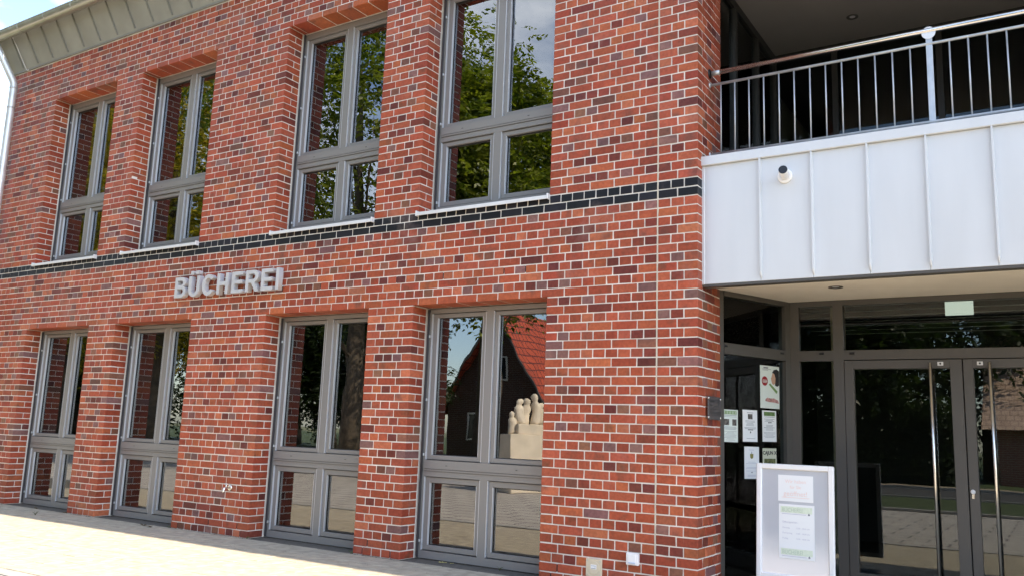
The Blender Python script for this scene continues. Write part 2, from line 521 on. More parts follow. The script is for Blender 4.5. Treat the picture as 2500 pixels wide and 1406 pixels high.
def lay_course(x0, x1, r, ret0=False, ret1=False, soffit=()):
    """bricks from x0 to x1 on the front; ret0/ret1: the ends turn a corner and show their side"""
    header = (r % 2 != 0)
    cuts = [x0]
    if header:
        k = math.floor(x0 / 0.125 + 1e-6) * 0.125 + 0.125
        step = 0.125
    else:
        k = -0.5625 - 0.25 * math.floor((-0.5625 - x0) / 0.25 - 1e-6)
        while k <= x0 + 0.01: k += 0.25
        step = 0.25
    while k < x1 - 0.01:
        cuts.append(k); k += step
    if x0 < -0.376 < x1 and not any(abs(c + 0.375) < 1e-3 for c in cuts): cuts.append(-0.375)
    if not header and x1 == 0.0:
        cuts = [c for c in cuts if c < -0.374] + [-0.1875]
    cuts.append(x1)
    cuts = sorted(set(round(c, 5) for c in cuts))
    n = len(cuts) - 1
    for i in range(n):
        a, b = cuts[i], cuts[i + 1]
        if b - a < 0.03: continue
        first, last = i == 0, i == n - 1
        xa = a + (0 if (first and ret0) else J)
        xb = b - (0 if (last and ret1) else J)
        if abs(a + 0.375) < 1e-3: xa = a + 0.0075
        if abs(b + 0.375) < 1e-3: xb = b - 0.0075
        dep = 0.105
        mid = (a + b) / 2
        lint = any(b > s0 + 0.01 and a < s1 - 0.01 for s0, s1 in soffit)
        if lint: dep = 0.262
        corner = (first and ret0) or (last and ret1)
        if corner:
            dep = (0.225 if header else 0.115)
            if last and ret1 and x1 == 0.0: dep = 0.182 if header else 0.115
        brick(xa, xb, 0.0, dep, r, header and not corner, lint)
        if corner and not header and not (last and x1 == 0.0):
            sgn = 1 if first else -1
            e = a if first else b
            xs = sorted((e, e + sgn * 0.115))
            brick(xs[0], xs[1], 0.126, 0.225, r, rnd.random() < .5)
    if x1 == 0.0:                                                   # the pier's return, looking into the entrance
        ys = [0.1875, 0.4375, RET] if header else [0.125, 0.25, 0.375, 0.5, RET]
        for a, b in zip(ys[:-1], ys[1:]):
            brick(-0.115, 0.0, a + J, b - (0 if b == RET else J), r, not header)

for r in range(41, -42, -1):
    zb = row_z(r)
    zm = zb + CO / 2
    lower, upper = LOW0 < zm < LOW1, UP0 < zm < UP1
    if lower or upper:
        for i in range(0, len(edges), 2):
            lay_course(edges[i], edges[i + 1], r, True, True)
    else:
        sof = OPEN if (r == 10 or r == -34) else ()
        lay_course(XL, XR, r, True, True, sof)

PTS = np.array([[b[0] + sx * b[3] / 2, b[1] + sy * b[4] / 2, b[2] + sz * b[5] / 2] for b in bricks
                for sx in (-1, 1) for sy in (-1, 1) for sz in (-1, 1)]).reshape(-1, 8, 3)
uv, dep = project(PTS)
area = (uv[..., 0].max(1) - uv[..., 0].min(1)) * (uv[..., 1].max(1) - uv[..., 1].min(1))
inside = (uv[..., 0].min(1) > -0.002) & (uv[..., 0].max(1) < 1.002) & (uv[..., 1].min(1) > -0.002) & (uv[..., 1].max(1) < 0.5635)
# pieces the sheet-clad balcony front hides do not count
hid = np.array([(b[1] > 0.12 and 2.62 < b[2] < 3.8) for b in bricks])
order = np.argsort(-(area * inside * ~hid))
single = set(order[:300].tolist())

cache = {}
def wobble(vv):
    """uneven arrises: every corner of a brick is a little off"""
    off = [(rnd.gauss(0, .0009), rnd.gauss(0, .0004), rnd.gauss(0, .0009)) for _ in range(8)]
    chip = rnd.randrange(8) if rnd.random() < .12 else -1
    out = []
    for i, p in enumerate(vv):
        o = off[i // 3]; k = 3.0 if i // 3 == chip else 1.0
        out.append((p[0] + o[0] * k, p[1] + (abs(o[1]) * 4 if k > 1 else o[1]), p[2] + o[2] * k))
    return out
def brick_mesh(sx, sy, sz):
    key = (sx, sy, sz, rnd.randrange(4))
    if key not in cache:
        vv, ff = cham(-sx / 2, sx / 2, -sy / 2, sy / 2, -sz / 2, sz / 2, 0.0028)
        vv = wobble(vv)
        me = bpy.data.meshes.new('brick')
        me.from_pydata(vv, [], ff)
        me.materials.append(M['brick_o'])
        cache[key] = me
    return cache[key]

bv, bf, bc, nv = [], [], [], 0
for i, (cx, cyy, cz, sx, sy, sz, colr) in enumerate(bricks):
    if i in single:
        o = bpy.data.objects.new('brick', brick_mesh(sx, sy, sz))
        o.location = (cx, cyy, cz)
        o.rotation_euler = (rnd.uniform(-.002, .002), 0, rnd.uniform(-.002, .002))
        o.color = (*colr, 1)
        o.parent = wall
        COL.objects.link(o)
    else:
        vv, ff = cham(cx - sx / 2, cx + sx / 2, cyy - sy / 2, cyy + sy / 2, cz - sz / 2, cz + sz / 2, 0.0028)
        vv = wobble(vv)
        bv += vv
        bf += [tuple(q + nv for q in f) for f in ff]
        bc += [(*colr, 1.0)] * len(vv)
        nv += len(vv)
me = bpy.data.meshes.new('bricks')
me.from_pydata(bv, [], bf)
at = me.color_attributes.new('Col', 'FLOAT_COLOR', 'POINT')
at.data.foreach_set('color', np.array(bc, dtype=np.float32).ravel())
props(link_mesh('bricks', me, M['brick_s'], wall), kind='stuff')

MB().box(-0.3805, -0.3695, -0.001, 0.02, 0.0, TOP).build('expansion_joint', M['sealant'], wall)
weeps = [(-3.625, 41), (-3.25, 41), (-3.5625, 40), (-1.375, 41), (-1.0, 41), (-1.3125, 40), (-6.625, 41), (-6.0625, 40), (-5.5625, 40), (-5.5, 41),
         (-2.0, 7), (-2.75, 7), (-3.375, 7), (-4.5, 7), (-5.125, 7), (-1.75, 7), (-7.5, 7), (-8.0, 7), (-9.5, -41), (-8.8125, -40), (-7.8125, -40), (-6.8125, -40), (-5.8125, -40)]
wm = MB().box(-0.004, 0.004, 0, 0.02, 0.012, CO - 0.010).mesh('weep_hole')
for x, r in weeps:
    link_mesh('weep_hole', wm, M['dark_gap'], wall, (x, 0.0012, row_z(r)))

# ------------------------------------------------------------------ rooms behind the glass
def room(name, x0, x1, y0, y1, z0, z1, mat, floor_mat):
    b = MB()
    t = 0.1
    b.box(x0 - t, x1 + t, y1, y1 + t, z0 - t, z1 + t)
    b.box(x0 - t, x0, y0, y1, z0 - t, z1 + t)
    b.box(x1, x1 + t, y0, y1, z0 - t, z1 + t)
    b.box(x0, x1, y0, y1, z1, z1 + t)
    o = b.build(name, mat, bld)
    MB().box(x0, x1, y0, y1, z0 - t, z0).build('room_floor', floor_mat, o)
    return o
room('reading_room', -11.7, -0.5, 0.665, 7.5, 0.0, 2.95, M['room'], M['room_floor'])
room('upper_room', -11.7, -0.5, 0.665, 7.5, 3.45, 6.6, M['room'], M['room_floor'])
# backing strip closing the gap between wall core and rooms
bk = MB()
for i in range(0, len(edges), 2):
    bk.box(edges[i] + (0.32 if i == 0 else 0.02), (-0.31 if i == len(edges) - 2 else edges[i + 1] - 0.02), 0.376, 0.66, 0.0, TOP)
for z0, z1 in ((LOW1 + 0.001, UP0 - 0.001), (UP1 + 0.001, TOP)):
    for a, b_ in OPEN:
        bk.box(a + 0.02, b_ - 0.02, 0.377, 0.659, z0, z1)
bk.build('inner_leaf', simple('pale_plaster', (0.62, 0.63, 0.60), 0.85), bld)

# ------------------------------------------------------------------ windows
W = 1.625
def make_window(h, zl, zt0, zt1, zu, head):
    """zl lower glass (z0,z1); transom zt0..zt1; zu upper glass (z0,z1)"""
    f0, f1 = 0.27, 0.37
    xa, xb, xc, xd = 0.115, 0.705, 0.900, 1.510          # glass edges
    ma, mb = 0.757, 0.848                                  # mullion
    fr = MB()
    fr.box(0.006, 0.052, f0, f1, 0.004, h - 0.004)
    fr.box(W - 0.052, W - 0.006, f0, f1, 0.004, h - 0.004)
    fr.box(0.052, W - 0.052, f0, f1, 0.004, zl[0] - 0.058)
    fr.box(0.052, W - 0.052, f0, f1, head, h - 0.004)
    g1, g2 = zt0 + 0.052, zt0 + 0.074
    fr.box(0.052, W - 0.052, f0 - 0.002, f1, zt0, g1)
    fr.box(0.052, W - 0.052, f0 + 0.010, f1, g1, g1 + 0.006)
    fr.box(0.052, W - 0.052, f0 - 0.012, f1, g1 + 0.006, g2)
    fr.box(0.052, W - 0.052, f0 + 0.010, f1, g2, g2 + 0.006)
    fr.box(0.052, W - 0.052, f0 - 0.012, f1, g2 + 0.006, zt1)
    fr.box(ma, mb, f0, f1, zl[0] - 0.058, zt0)
    fr.box(ma, mb, f0, f1, zt1, head)
    win = fr.build('window', M['frame'])
    for (gx0, gx1) in ((xa, xb), (xc, xd)):
        for (gz0, gz1, s0, s1) in ((zl[0], zl[1], zl[0] - 0.050, zt0 - 0.006), (zu[0], zu[1], zt1 + 0.006, head - 0.006)):
            sx0, sx1 = (0.058, ma - 0.006) if gx0 == xa else (mb + 0.006, W - 0.058)
            y0, y1 = f0 + 0.018, f1 - 0.006
            s = MB()
            s.cbox(sx0, gx0, y0, y1, s0, s1, 0.004)
            s.cbox(gx1, sx1, y0, y1, s0, s1, 0.004)
            s.cbox(gx0 - .004, gx1 + .004, y0 + .0005, y1, s0, gz0, 0.004)
            s.cbox(gx0 - .004, gx1 + .004, y0 + .0005, y1, gz1, s1, 0.004)
            so = s.build('sash', M['frame'], win)
            k = MB()
            q = 0.007
            k.box(gx0, gx0 + q, y0 + 0.030, y0 + 0.050, gz0, gz1); k.box(gx1 - q, gx1, y0 + 0.030, y0 + 0.050, gz0, gz1)
            k.box(gx0 + q, gx1 - q, y0 + 0.030, y0 + 0.050, gz0, gz0 + q); k.box(gx0 + q, gx1 - q, y0 + 0.030, y0 + 0.050, gz1 - q, gz1)
            k.build('gasket', M['frame_seal'], win)
            MB().box(gx0 + .002, gx1 - .002, y0 + 0.040, y0 + 0.046, gz0 + .002, gz1 - .002).build('pane', M['glass'], win)
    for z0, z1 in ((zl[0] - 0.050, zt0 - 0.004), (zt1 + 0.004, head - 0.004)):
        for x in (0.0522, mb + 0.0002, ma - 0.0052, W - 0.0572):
            MB().box(x, x + 0.005, f0 + 0.0008, f0 + 0.030, z0, z1).build('highlight_strip', M['highlight_strip'], win)  # added pale strip, draws the bright line along the frame rebate
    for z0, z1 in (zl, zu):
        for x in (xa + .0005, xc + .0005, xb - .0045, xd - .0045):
            MB().box(x, x + 0.004, f0 + 0.021, f0 + 0.047, z0 + .001, z1 - .001).build('highlight_strip', M['highlight_strip'], win)  # same pale strip as a painted highlight on the sash edge
    # screen guide rails in front of the jambs
    for x in (0.020, W - 0.034):
        MB().box(x, x + 0.014, 0.235, 0.258, 0.012, h - 0.010).build('guide_rail', M['rail_dark'], win)
        for z in (0.16, 0.40 * h, 0.62 * h, 0.88 * h):
            MB().cbox(x - 0.004, x + 0.026, 0.250, 0.27, z, z + 0.028, 0.003).build('rail_bracket', M['galv'], win)
    for x in (0.33, 1.18):
        MB().box(x, x + 0.022, f0 - 0.0135, f0 - 0.006, zt1 - 0.052, zt1 - 0.046).build('drain_slot', M['black'], win)
    return win

low = make_window(LOW1 - LOW0, (0.137, 0.762), 0.826, 0.992, (1.045, 2.487), 2.535)
upr = make_window(UP1 - UP0, (0.180, 0.815), 0.868, 1.032, (1.082, 2.540), 2.588)
# bright sill under the upper windows
sl = MB()
sl.cbox(0.004, W - 0.004, -0.045, 0.262, -0.016, -0.002, 0.002)
sl.cbox(0.004, W - 0.004, -0.047, -0.040, -0.040, -0.003, 0.002)
sl.cbox(-0.004, 0.010, -0.050, 0.10, -0.042, 0.016, 0.002)
sl.cbox(W - 0.010, W + 0.004, -0.050, 0.10, -0.042, 0.016, 0.002)
sl.build('window_sill', M['alu'], upr)
for i, (a, b) in enumerate(OPEN):
    for proto, z in ((low, LOW0), (upr, UP0)):
        o = proto if i == 0 else copy_tree(proto)
        o.parent = bld
        o.location = (a, 0, z)

# ------------------------------------------------------------------ eaves, roof, gutter, downpipe
EX0, EX1 = -12.22, 12.0
ea = MB()
s0, s1 = (-0.012, 6.955), (-0.292, 7.425)
ea.quadmesh([(EX0, s0[0], s0[1]), (EX1, s0[0], s0[1]), (EX1, s1[0], s1[1]), (EX0, s1[0], s1[1]),
             (EX0, s0[0] + .25, s0[1]), (EX1, s0[0] + .25, s0[1]), (EX1, s1[0], s1[1] + .10), (EX0, s1[0], s1[1] + .10)],
            [(0, 1, 2, 3), (0, 4, 5, 1), (3, 2, 6, 7), (0, 3, 7, 4), (1, 5, 6, 2), (4, 7, 6, 5)])
eaves = ea.build('eaves_cladding', M['zinc'], bld)
MB().box(EX0, EX1, -0.022, 0.004, 6.930, 6.956).build('drip_edge', M['zinc_seam'], eaves)
sd = Vector((0, s1[0] - s0[0], s1[1] - s0[1])); sl_len = sd.length; sd.normalize()
sn = Vector((0, -sd.z, sd.y))
seam = MB()
mm = Matrix(((1, 0, 0, 0), (0, sd.y, sn.y, 0), (0, sd.z, sn.z, 0), (0, 0, 0, 1)))
seam.box(-0.006, 0.006, 0.035, sl_len, 0.0, 0.028, mm)
sm = seam.mesh('seam')
x = -11.252 - 0.43 * 2
while x < 4.0:
    link_mesh('seam', sm, M['zinc_seam'], eaves, (x, s0[0], s0[1]))
    x += 0.4335
rf = MB()
rf.quadmesh([(EX0, -0.30, 7.53), (EX1, -0.30, 7.53), (EX1, 4.6, 10.2), (EX0, 4.6, 10.2), (EX0, 9.6, 7.5), (EX1, 9.6, 7.5),
             (EX0, -0.30, 7.50), (EX1, -0.30, 7.50), (EX0, 9.6, 7.45), (EX1, 9.6, 7.45)],
            [(0, 1, 2, 3), (3, 2, 5, 4), (6, 8, 9, 7), (0, 6, 7, 1), (4, 5, 9, 8), (0, 3, 4, 8, 6), (1, 7, 9, 5, 2)])
rf.build('roof', M['zinc'], bld)
# half-round gutter
gc, gr = (-0.400, 7.445), 0.095
gu = MB()
n = 14
prof = [(gc[0] + gr * math.cos(math.pi + math.pi * k / n), gc[1] + gr * math.sin(math.pi + math.pi * k / n)) for k in range(n + 1)]
profi = [(gc[0] + (gr - .004) * math.cos(math.pi + math.pi * k / n), gc[1] + (gr - .004) * math.sin(math.pi + math.pi * k / n)) for k in range(n + 1)]
for pf in (prof, profi):
    vv = [(xx, y, z) for xx in (EX0, EX1) for y, z in pf]
    gu.quadmesh(vv, [(k, k + 1, n + 2 + k, n + 1 + k) for k in range(n)], True)
gu.tube([(EX0, gc[0] - gr, gc[1] + .004), (EX1, gc[0] - gr, gc[1] + .004)], 0.010, 10)
gu.box(EX0, EX1, gc[0] + gr - .004, gc[0] + gr, gc[1], gc[1] + .09)
gu.poly([(EX0, y, z) for y, z in prof])
gut = gu.build('gutter', M['gutter'], bld)
bm_ = MB()
for k in range(n):
    a, b = prof[k], prof[k + 1]
    def o_(p, s): return (gc[0] + (p[0] - gc[0]) * s, gc[1] + (p[1] - gc[1]) * s)
    a2, b2 = o_(a, 1.035), o_(b, 1.035)
    bm_.quadmesh([(-.012, *a), (.012, *a), (.012, *b), (-.012, *b), (-.012, *a2), (.012, *a2), (.012, *b2), (-.012, *b2)],
                 [(4, 5, 6, 7), (0, 4, 7, 3), (1, 2, 6, 5)], True)
bmesh_ = bm_.mesh('gutter_bracket')
x = -11.9
while x < 3:
    link_mesh('gutter_bracket', bmesh_, M['gutter'], gut, (x, 0, 0)); x += 0.745
dp = MB()
P = [(-11.93, -0.40, 7.40), (-11.93, -0.395, 7.30), (-11.90, -0.36, 7.22), (-11.79, -0.15, 6.78), (-11.775, -0.115, 6.70), (-11.775, -0.11, 6.60), (-11.775, -0.11, 3.3), (-11.775, -0.11, 0.0)]
dp.tube(P, 0.058, 16)
pipe = dp.build('downpipe', M['pipe'], bld)
for z in (6.62, 6.28, 4.3, 2.3):
    MB().lathe([(0.059, -0.012), (0.064, -0.010), (0.064, 0.010), (0.059, 0.012)], 16, Matrix.Translation((-11.775, -0.11, z))).build('pipe_clip', M['galv'], pipe)
MB().tube([(-11.62, -0.31, 7.40), (-11.60, -0.24, 7.28), (-11.60, -0.035, 6.945), (-11.57, -0.022, 6.925), (-11.54, -0.03, 6.935)], 0.006, 8).build('earthing_rod', M['alu'], eaves)

# ------------------------------------------------------------------ right-hand part: balcony front, soffit, recess
FY = 0.115
FX1 = 5.0
SEAMS = [0.512, 0.941, 1.375, 1.806, 2.258, 2.69, 3.12, 3.55, 3.98, 4.41]
bal = MB().box(0.010, FX1, FY + 0.012, 0.34, 2.66, 3.70).build('balcony_front', M['panel'], bld)
ed = [0.004] + SEAMS + [FX1]
for a, b in zip(ed[:-1], ed[1:]):
    MB().cbox(a + 0.0015, b - 0.0015, FY, FY + 0.010, 2.635, 3.698, 0.002).build('cladding_panel', M['panel'], bal)
sw = MB()
sw.quadmesh([(-.003, FY, 3.698), (.015, FY, 3.698), (.015, FY, 2.69), (-.003, FY, 2.675),
             (-.001, FY - .032, 3.698), (.010, FY - .032, 3.698), (.010, FY - .032, 2.71), (-.001, FY - .032, 2.70),
             (.010, FY - .004, 2.655), (.004, FY - .004, 2.655)],
            [(0, 3, 7, 4), (4, 7, 6, 5), (5, 6, 2, 1), (3, 9, 8, 2), (7, 9, 3), (6, 2, 8), (7, 6, 8, 9), (0, 4, 5, 1)])
swm = sw.mesh('standing_seam')
for x in SEAMS[:7]:
    link_mesh('standing_seam', swm, M['panel'], bal, (x, 0, 0))
MB().cbox(-0.004, 0.022, FY - 0.008, FY + 0.02, 2.632, 3.70, 0.003).build('edge_trim', M['panel'], bal)
MB().cbox(-0.006, FX1, FY - 0.030, 0.40, 3.700, 3.785, 0.004).build('coping', M['panel'], bal)
MB().box(0.0, FX1, FY + 0.003, FY + 0.10, 2.612, 2.634).build('bottom_edge', M['door_frame'], bal)
# soffit over the entrance, floor of the balcony
MB().box(0.002, FX1, FY + 0.09, 1.62, 2.662, 2.70).build('entrance_soffit', M['soffit'], bld)
MB().box(-0.28, FX1, 0.34, 3.2, 3.40, 3.46).build('balcony_floor', simple('dark_deck', (0.07, 0.065, 0.06), 0.9), bld)
MB().box(-0.30, FX1, 0.02, 3.2, 5.930, 6.02).build('balcony_ceiling', M['ceiling'], bld)
MB().box(0.0, FX1, 0.0, 0.30, 6.02, TOP + 0.03).build('upper_beam', M['mortar'], bld)
# glazed recess behind the balcony
rg = MB()
rg.box(-0.17, -0.10, 0.63, 3.0, 3.46, 3.56); rg.box(-0.17, -0.10, 0.63, 3.0, 5.84, 5.93)
for y in (0.63, 1.40, 2.20, 2.93):
    rg.box(-0.165, -0.095, y, y + 0.06, 3.56, 5.84)
rg.box(-0.10, FX1, 2.95, 3.02, 3.46, 3.56); rg.box(-0.10, FX1, 2.95, 3.02, 5.84, 5.93); rg.box(-0.10, FX1, 2.955, 3.015, 4.70, 4.76)
for x in (0.55, 1.65, 2.75, 3.85):
    rg.box(x, x + 0.06, 2.945, 3.01, 3.56, 5.84)
rgo = rg.build('balcony_glazing', simple('dark_bronze_paint', (0.022, 0.021, 0.020), 0.5), bld)
for y0, y1 in ((0.69, 1.40), (1.46, 2.20), (2.26, 2.93)):
    MB().box(-0.135, -0.129, y0, y1, 3.56, 5.84).build('pane', M['glass_s'], rgo)
for x0, x1 in ((-0.10, 0.55), (0.61, 1.65), (1.71, 2.75), (2.81, 3.85)):
    MB().box(x0, x1, 2.975, 2.981, 3.56, 5.84).build('pane', M['glass_s'], rgo)
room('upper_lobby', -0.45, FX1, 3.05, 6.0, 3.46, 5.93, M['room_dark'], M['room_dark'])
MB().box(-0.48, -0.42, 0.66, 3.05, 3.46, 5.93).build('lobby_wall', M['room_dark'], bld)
# plain continuation of the building outside the picture
cb = MB()
cb.box(FX1, 12.0, 0.0, 9.0, 0.0, TOP + 0.05)
cb.build('wing_wall', tiled_material('far_clinker', (0.30, 0.075, 0.045), (0.16, 0.045, 0.035), (0.48, 0.43, 0.37), 0.25, CO, 0.011, axis='XZ'), bld)
MB().box(XL, 12.0, 9.0, 9.3, 0, 7.45).build('back_wall', M['mortar'], bld)

# railing
RY = 0.31
rl = MB()
rl.tube([(0.03, RY, 4.652), (FX1, RY, 4.658)], 0.0215, 16)
rail = rl.build('balcony_railing', M['steel'], bld)
MB().tube([(0.01, RY, 4.538), (FX1, RY, 4.544)], 0.0125, 10).build('top_bar', M['galv'], rail)
MB().tube([(0.01, RY, 3.868), (FX1, RY, 3.888)], 0.0125, 10).build('bottom_bar', M['galv'], rail)
BAL = [0.108, 0.238, 0.368, 0.501, 0.636, 0.768, 0.903, 1.034, 1.167, 1.299, 1.433, 1.568, 1.704, 1.994, 2.128, 2.261, 2.394, 2.527, 2.66, 2.79, 2.92, 3.05, 3.18, 3.31]
bmh = MB().tube([(0, RY, 3.872), (0, RY, 4.540)], 0.0065, 8).mesh('baluster')
for x in BAL:
    link_mesh('baluster', bmh, M['galv'], rail, (x, 0, 0))
for x in (1.848, 3.45):
    po = MB().cbox(x - 0.024, x + 0.024, RY - 0.006, RY + 0.006, 3.70, 4.60, 0.002).build('post', M['galv'], rail)
    MB().lathe([(0.052, 0), (0.052, 0.008)], 24, Matrix.Translation((x, RY - 0.004, 4.632)) @ Matrix.Rotation(R(90), 4, 'X')).build('rail_saddle', M['alu'], rail)
    for z in (3.75, 3.83):
        MB().lathe([(0.011, 0), (0.011, 0.006)], 8, Matrix.Translation((x, RY - 0.006, z)) @ Matrix.Rotation(R(90), 4, 'X')).build('bolt', M['steel'], rail)
for z, r_ in ((4.652, 0.045), (4.538, 0.026), (3.868, 0.026)):
    MB().lathe([(r_, 0), (r_, 0.006), (r_ * .6, 0.012)], 18, Matrix.Translation((0.001, RY, z)) @ Matrix.Rotation(R(90), 4, 'Y')).build('rosette', M['black'] if r_ > .03 else M['galv'], rail)
MB().tube([(0.025, RY, 4.652), (0.10, RY, 4.652)], 0.0225, 12).build('rail_end', M['galv'], rail)

# ------------------------------------------------------------------ entrance glazing
EY = 1.53
DXs = (0.881, 1.874, 2.867)
es = MB()
f0, f1 = EY - 0.03, EY + 0.05
es.box(0.37, 0.47, f0, f1, 0, 2.66)
es.box(0.789, 0.881, f0, f1, 0, 2.61)
es.box(2.869, 2.96, f0, f1, 0, 2.61)
es.box(4.3, 4.4, f0, f1, 0, 2.61)
es.box(0.47, FX1, f0 + .001, f1, 2.61, 2.66)
es.box(0.47, 0.789, f0 + .001, f1, 2.085, 2.181); es.box(0.881, 2.869, f0 + .001, f1, 2.092, 2.181); es.box(2.96, 4.3, f0 + .001, f1, 2.085, 2.181)
es.box(0.47, 0.789, f0 + .001, f1, 0, 0.10); es.box(2.96, 4.3, f0 + .001, f1, 0, 0.10)
screen = es.build('entrance_screen', M['door_frame'], bld)
for x0, x1, z0, z1 in ((0.47, 0.789, 2.181, 2.61), (0.47, 0.789, 0.10, 2.085), (0.881, 2.869, 2.181, 2.61), (2.96, 4.3, 2.181, 2.61), (2.96, 4.3, 0.10, 2.085), (4.4, FX1, 0, 2.61)):
    MB().box(x0, x1, EY + 0.006, EY + 0.012, z0, z1).build('pane', M['glass_d'], screen)
for x in (0.66, 0.935):
    MB().cbox(x, x + 0.045, f0 - 0.012, f0, 2.142, 2.160, 0.003).build('sensor', M['black'], screen)
# splayed side screen from the pier to the corner post
A = Vector((0.0, 0.63, 0)); B = Vector((0.37, 1.53, 0))
SL = (B - A).length
SANG = math.atan2(B.y - A.y, B.x - A.x)
ss = MB()
ss.box(0.0, 0.875, -0.03, 0.05, 2.615, 2.66); ss.box(0.0, 0.875, -0.03, 0.05, 2.083, 2.183); ss.box(0.0, 0.875, -0.03, 0.05, 0, 0.10)
ss.box(0.875, SL + 0.002, -0.031, 0.05, 0, 2.66); ss.box(-0.05, 0.0, -0.02, 0.06, 0, 2.66)
side = ss.build('side_screen', M['door_frame'], bld, A, (0, 0, SANG))
for z0, z1 in ((2.183, 2.615), (0.10, 2.083)):
    MB().box(0.0, 0.875, 0.006, 0.012, z0, z1).build('pane', M['glass_s'], side)
MB().cbox(0.795, 0.84, -0.042, -0.031, 2.142, 2.160, 0.003).build('sensor', M['black'], side)
MB().cbox(0.0, 0.03, -0.042, -0.031, 2.142, 2.160, 0.003).build('sensor', M['black'], side)
# double doors
def door(x0, x1, flip):
    d = MB()
    g = 0.077
    y0, y1 = f0 - 0.004, f1
    a, b = x0 + 0.004, x1 - 0.004
    ga, gb = a + g, b - g - 0.019
    if flip: ga, gb = a + g, b - g
    d.cbox(a, ga, y0, y1, 0.008, 2.084, 0.003); d.cbox(gb, b, y0, y1, 0.008, 2.084, 0.003)
    d.cbox(ga - .003, gb + .003, y0 + .0006, y1, 2.006, 2.084, 0.003); d.cbox(ga - .003, gb + .003, y0 + .0006, y1, 0.008, 0.172, 0.003)
    o = d.build('entrance_door', M['door_frame'], bld)
    MB().box(ga, gb, EY + 0.006, EY + 0.012, 0.172, 2.006).build('pane', M['glass_d'], o)
    hx = 1.622 if not flip else 2.086
    h = MB().tube([(hx, y0 - 0.055, 0.16), (hx, y0 - 0.055, 2.05)], 0.0135, 14)
    ho = h.build('handle', M['steel'], o)
    for z in (0.30, 1.1, 1.95):
        MB().tube([(hx, y0 - 0.05, z), (hx, y0 + 0.002, z)], 0.009, 8).build('standoff', M['steel'], o)
    kx = 1.70 if not flip else 2.010
    MB().cbox(kx - 0.024, kx + 0.024, y0 - 0.010, y0, 2.028, 2.062, 0.003).build('closer_plate', M['alu'], o)
    MB().lathe([(0.008, 0), (0.008, 0.004)], 12, Matrix.Translation((kx, y0 - 0.010, 2.045)) @ Matrix.Rotation(R(90), 4, 'X')).build('closer_screw', M['black'], o)
    if flip:
        MB().lathe([(0.020, 0), (0.020, 0.012), (0.014, 0.016)], 16, Matrix.Translation((1.906, y0, 0.945)) @ Matrix.Rotation(R(90), 4, 'X')).build('lock', M['alu'], o)
        MB().cbox(1.893, 1.919, y0 - 0.008, y0, 0.885, 0.940, 0.004).build('lock_plate', M['steel'], o)
    return o
door(DXs[0], DXs[1], False)
door(DXs[1], DXs[2], True)
# lobby
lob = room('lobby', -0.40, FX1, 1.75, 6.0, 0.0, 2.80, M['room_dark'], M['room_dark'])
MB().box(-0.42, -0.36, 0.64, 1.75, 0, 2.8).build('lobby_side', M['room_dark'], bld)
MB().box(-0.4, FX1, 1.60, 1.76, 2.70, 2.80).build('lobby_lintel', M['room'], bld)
for k in range(9):
    y = 1.95 + 0.42 * k
    MB().box(-0.2, FX1, y, y + 0.012, 2.792, 2.80).build('ceiling_strip', M['alu'], lob)
MB().box(0.60, 0.72, 2.3, 2.45, 0, 2.8).build('column', M['cream'], lob)

# ------------------------------------------------------------------ ground, paving, kerb, grass, road
def sheet(name, x0, x1, y0, y1, z, mat, kind='structure', nx=1, ny=1):
    b = MB().quadmesh([(x0, y0, z), (x1, y0, z), (x1, y1, z), (x0, y1, z)], [(0, 1, 2, 3)])
    return props(b.build(name, mat), kind=kind)
sheet('ground', -400, 400, -400, 400, -0.12, simple('soil', (0.14, 0.15, 0.07), 1.0, var=0.35, scale=0.6))
PY0, PY1 = -2.80, 0.0
pave = props(MB().box(-16, 6.0, PY0, 1.6, -0.10, -0.007).build('pavement', M['sand']), kind='structure')
pv = []
prow = 0
y = 0.0
while y > PY0 + 0.02:
    d = 0.205
    y1 = max(y - d, PY0 + 0.0)
    x = -13.0 - (0.104 if prow % 2 else 0.0)
    while x < 5.8:
        w = 0.2085
        pv.append((x + w / 2, (y + y1) / 2, w, y - y1)); x += w
    y = y1; prow += 1
yy = 0.0
x = 0.02
for k in range(7):                       # the paving runs on into the entrance
    x = 0.05 - (0.104 if k % 2 else 0.0)
    while x < 5.0:
        cxx, cyy_ = x + .104, 0.104 + .205 * k
        if cxx - 0.10 > 0.03 + max(0, cyy_ - 0.5) * 0.45: pv.append((cxx, cyy_, 0.2085, 0.205))
        x += 0.2085
PV = np.array(pv)
C4 = np.stack([np.stack([PV[:, 0] + sx * PV[:, 2] / 2, PV[:, 1] + sy * PV[:, 3] / 2, np.zeros(len(PV))], -1) for sx in (-1, 1) for sy in (-1, 1)], 1)
uv, dep = project(C4)
area = (uv[..., 0].max(1) - uv[..., 0].min(1)) * (uv[..., 1].max(1) - uv[..., 1].min(1))
ctr = uv.mean(1)
inside = (ctr[:, 0] > 0) & (ctr[:, 0] < 0.62) & (ctr[:, 1] > 0) & (ctr[:, 1] < 0.5625) & (dep.min(1) > 0.1) & (PV[:, 1] < 0)
order = np.argsort(-(area * inside))
psingle = set(order[:min(300, int(inside.sum()))].tolist())
pmesh = {}
bv, bf, nv = [], [], 0
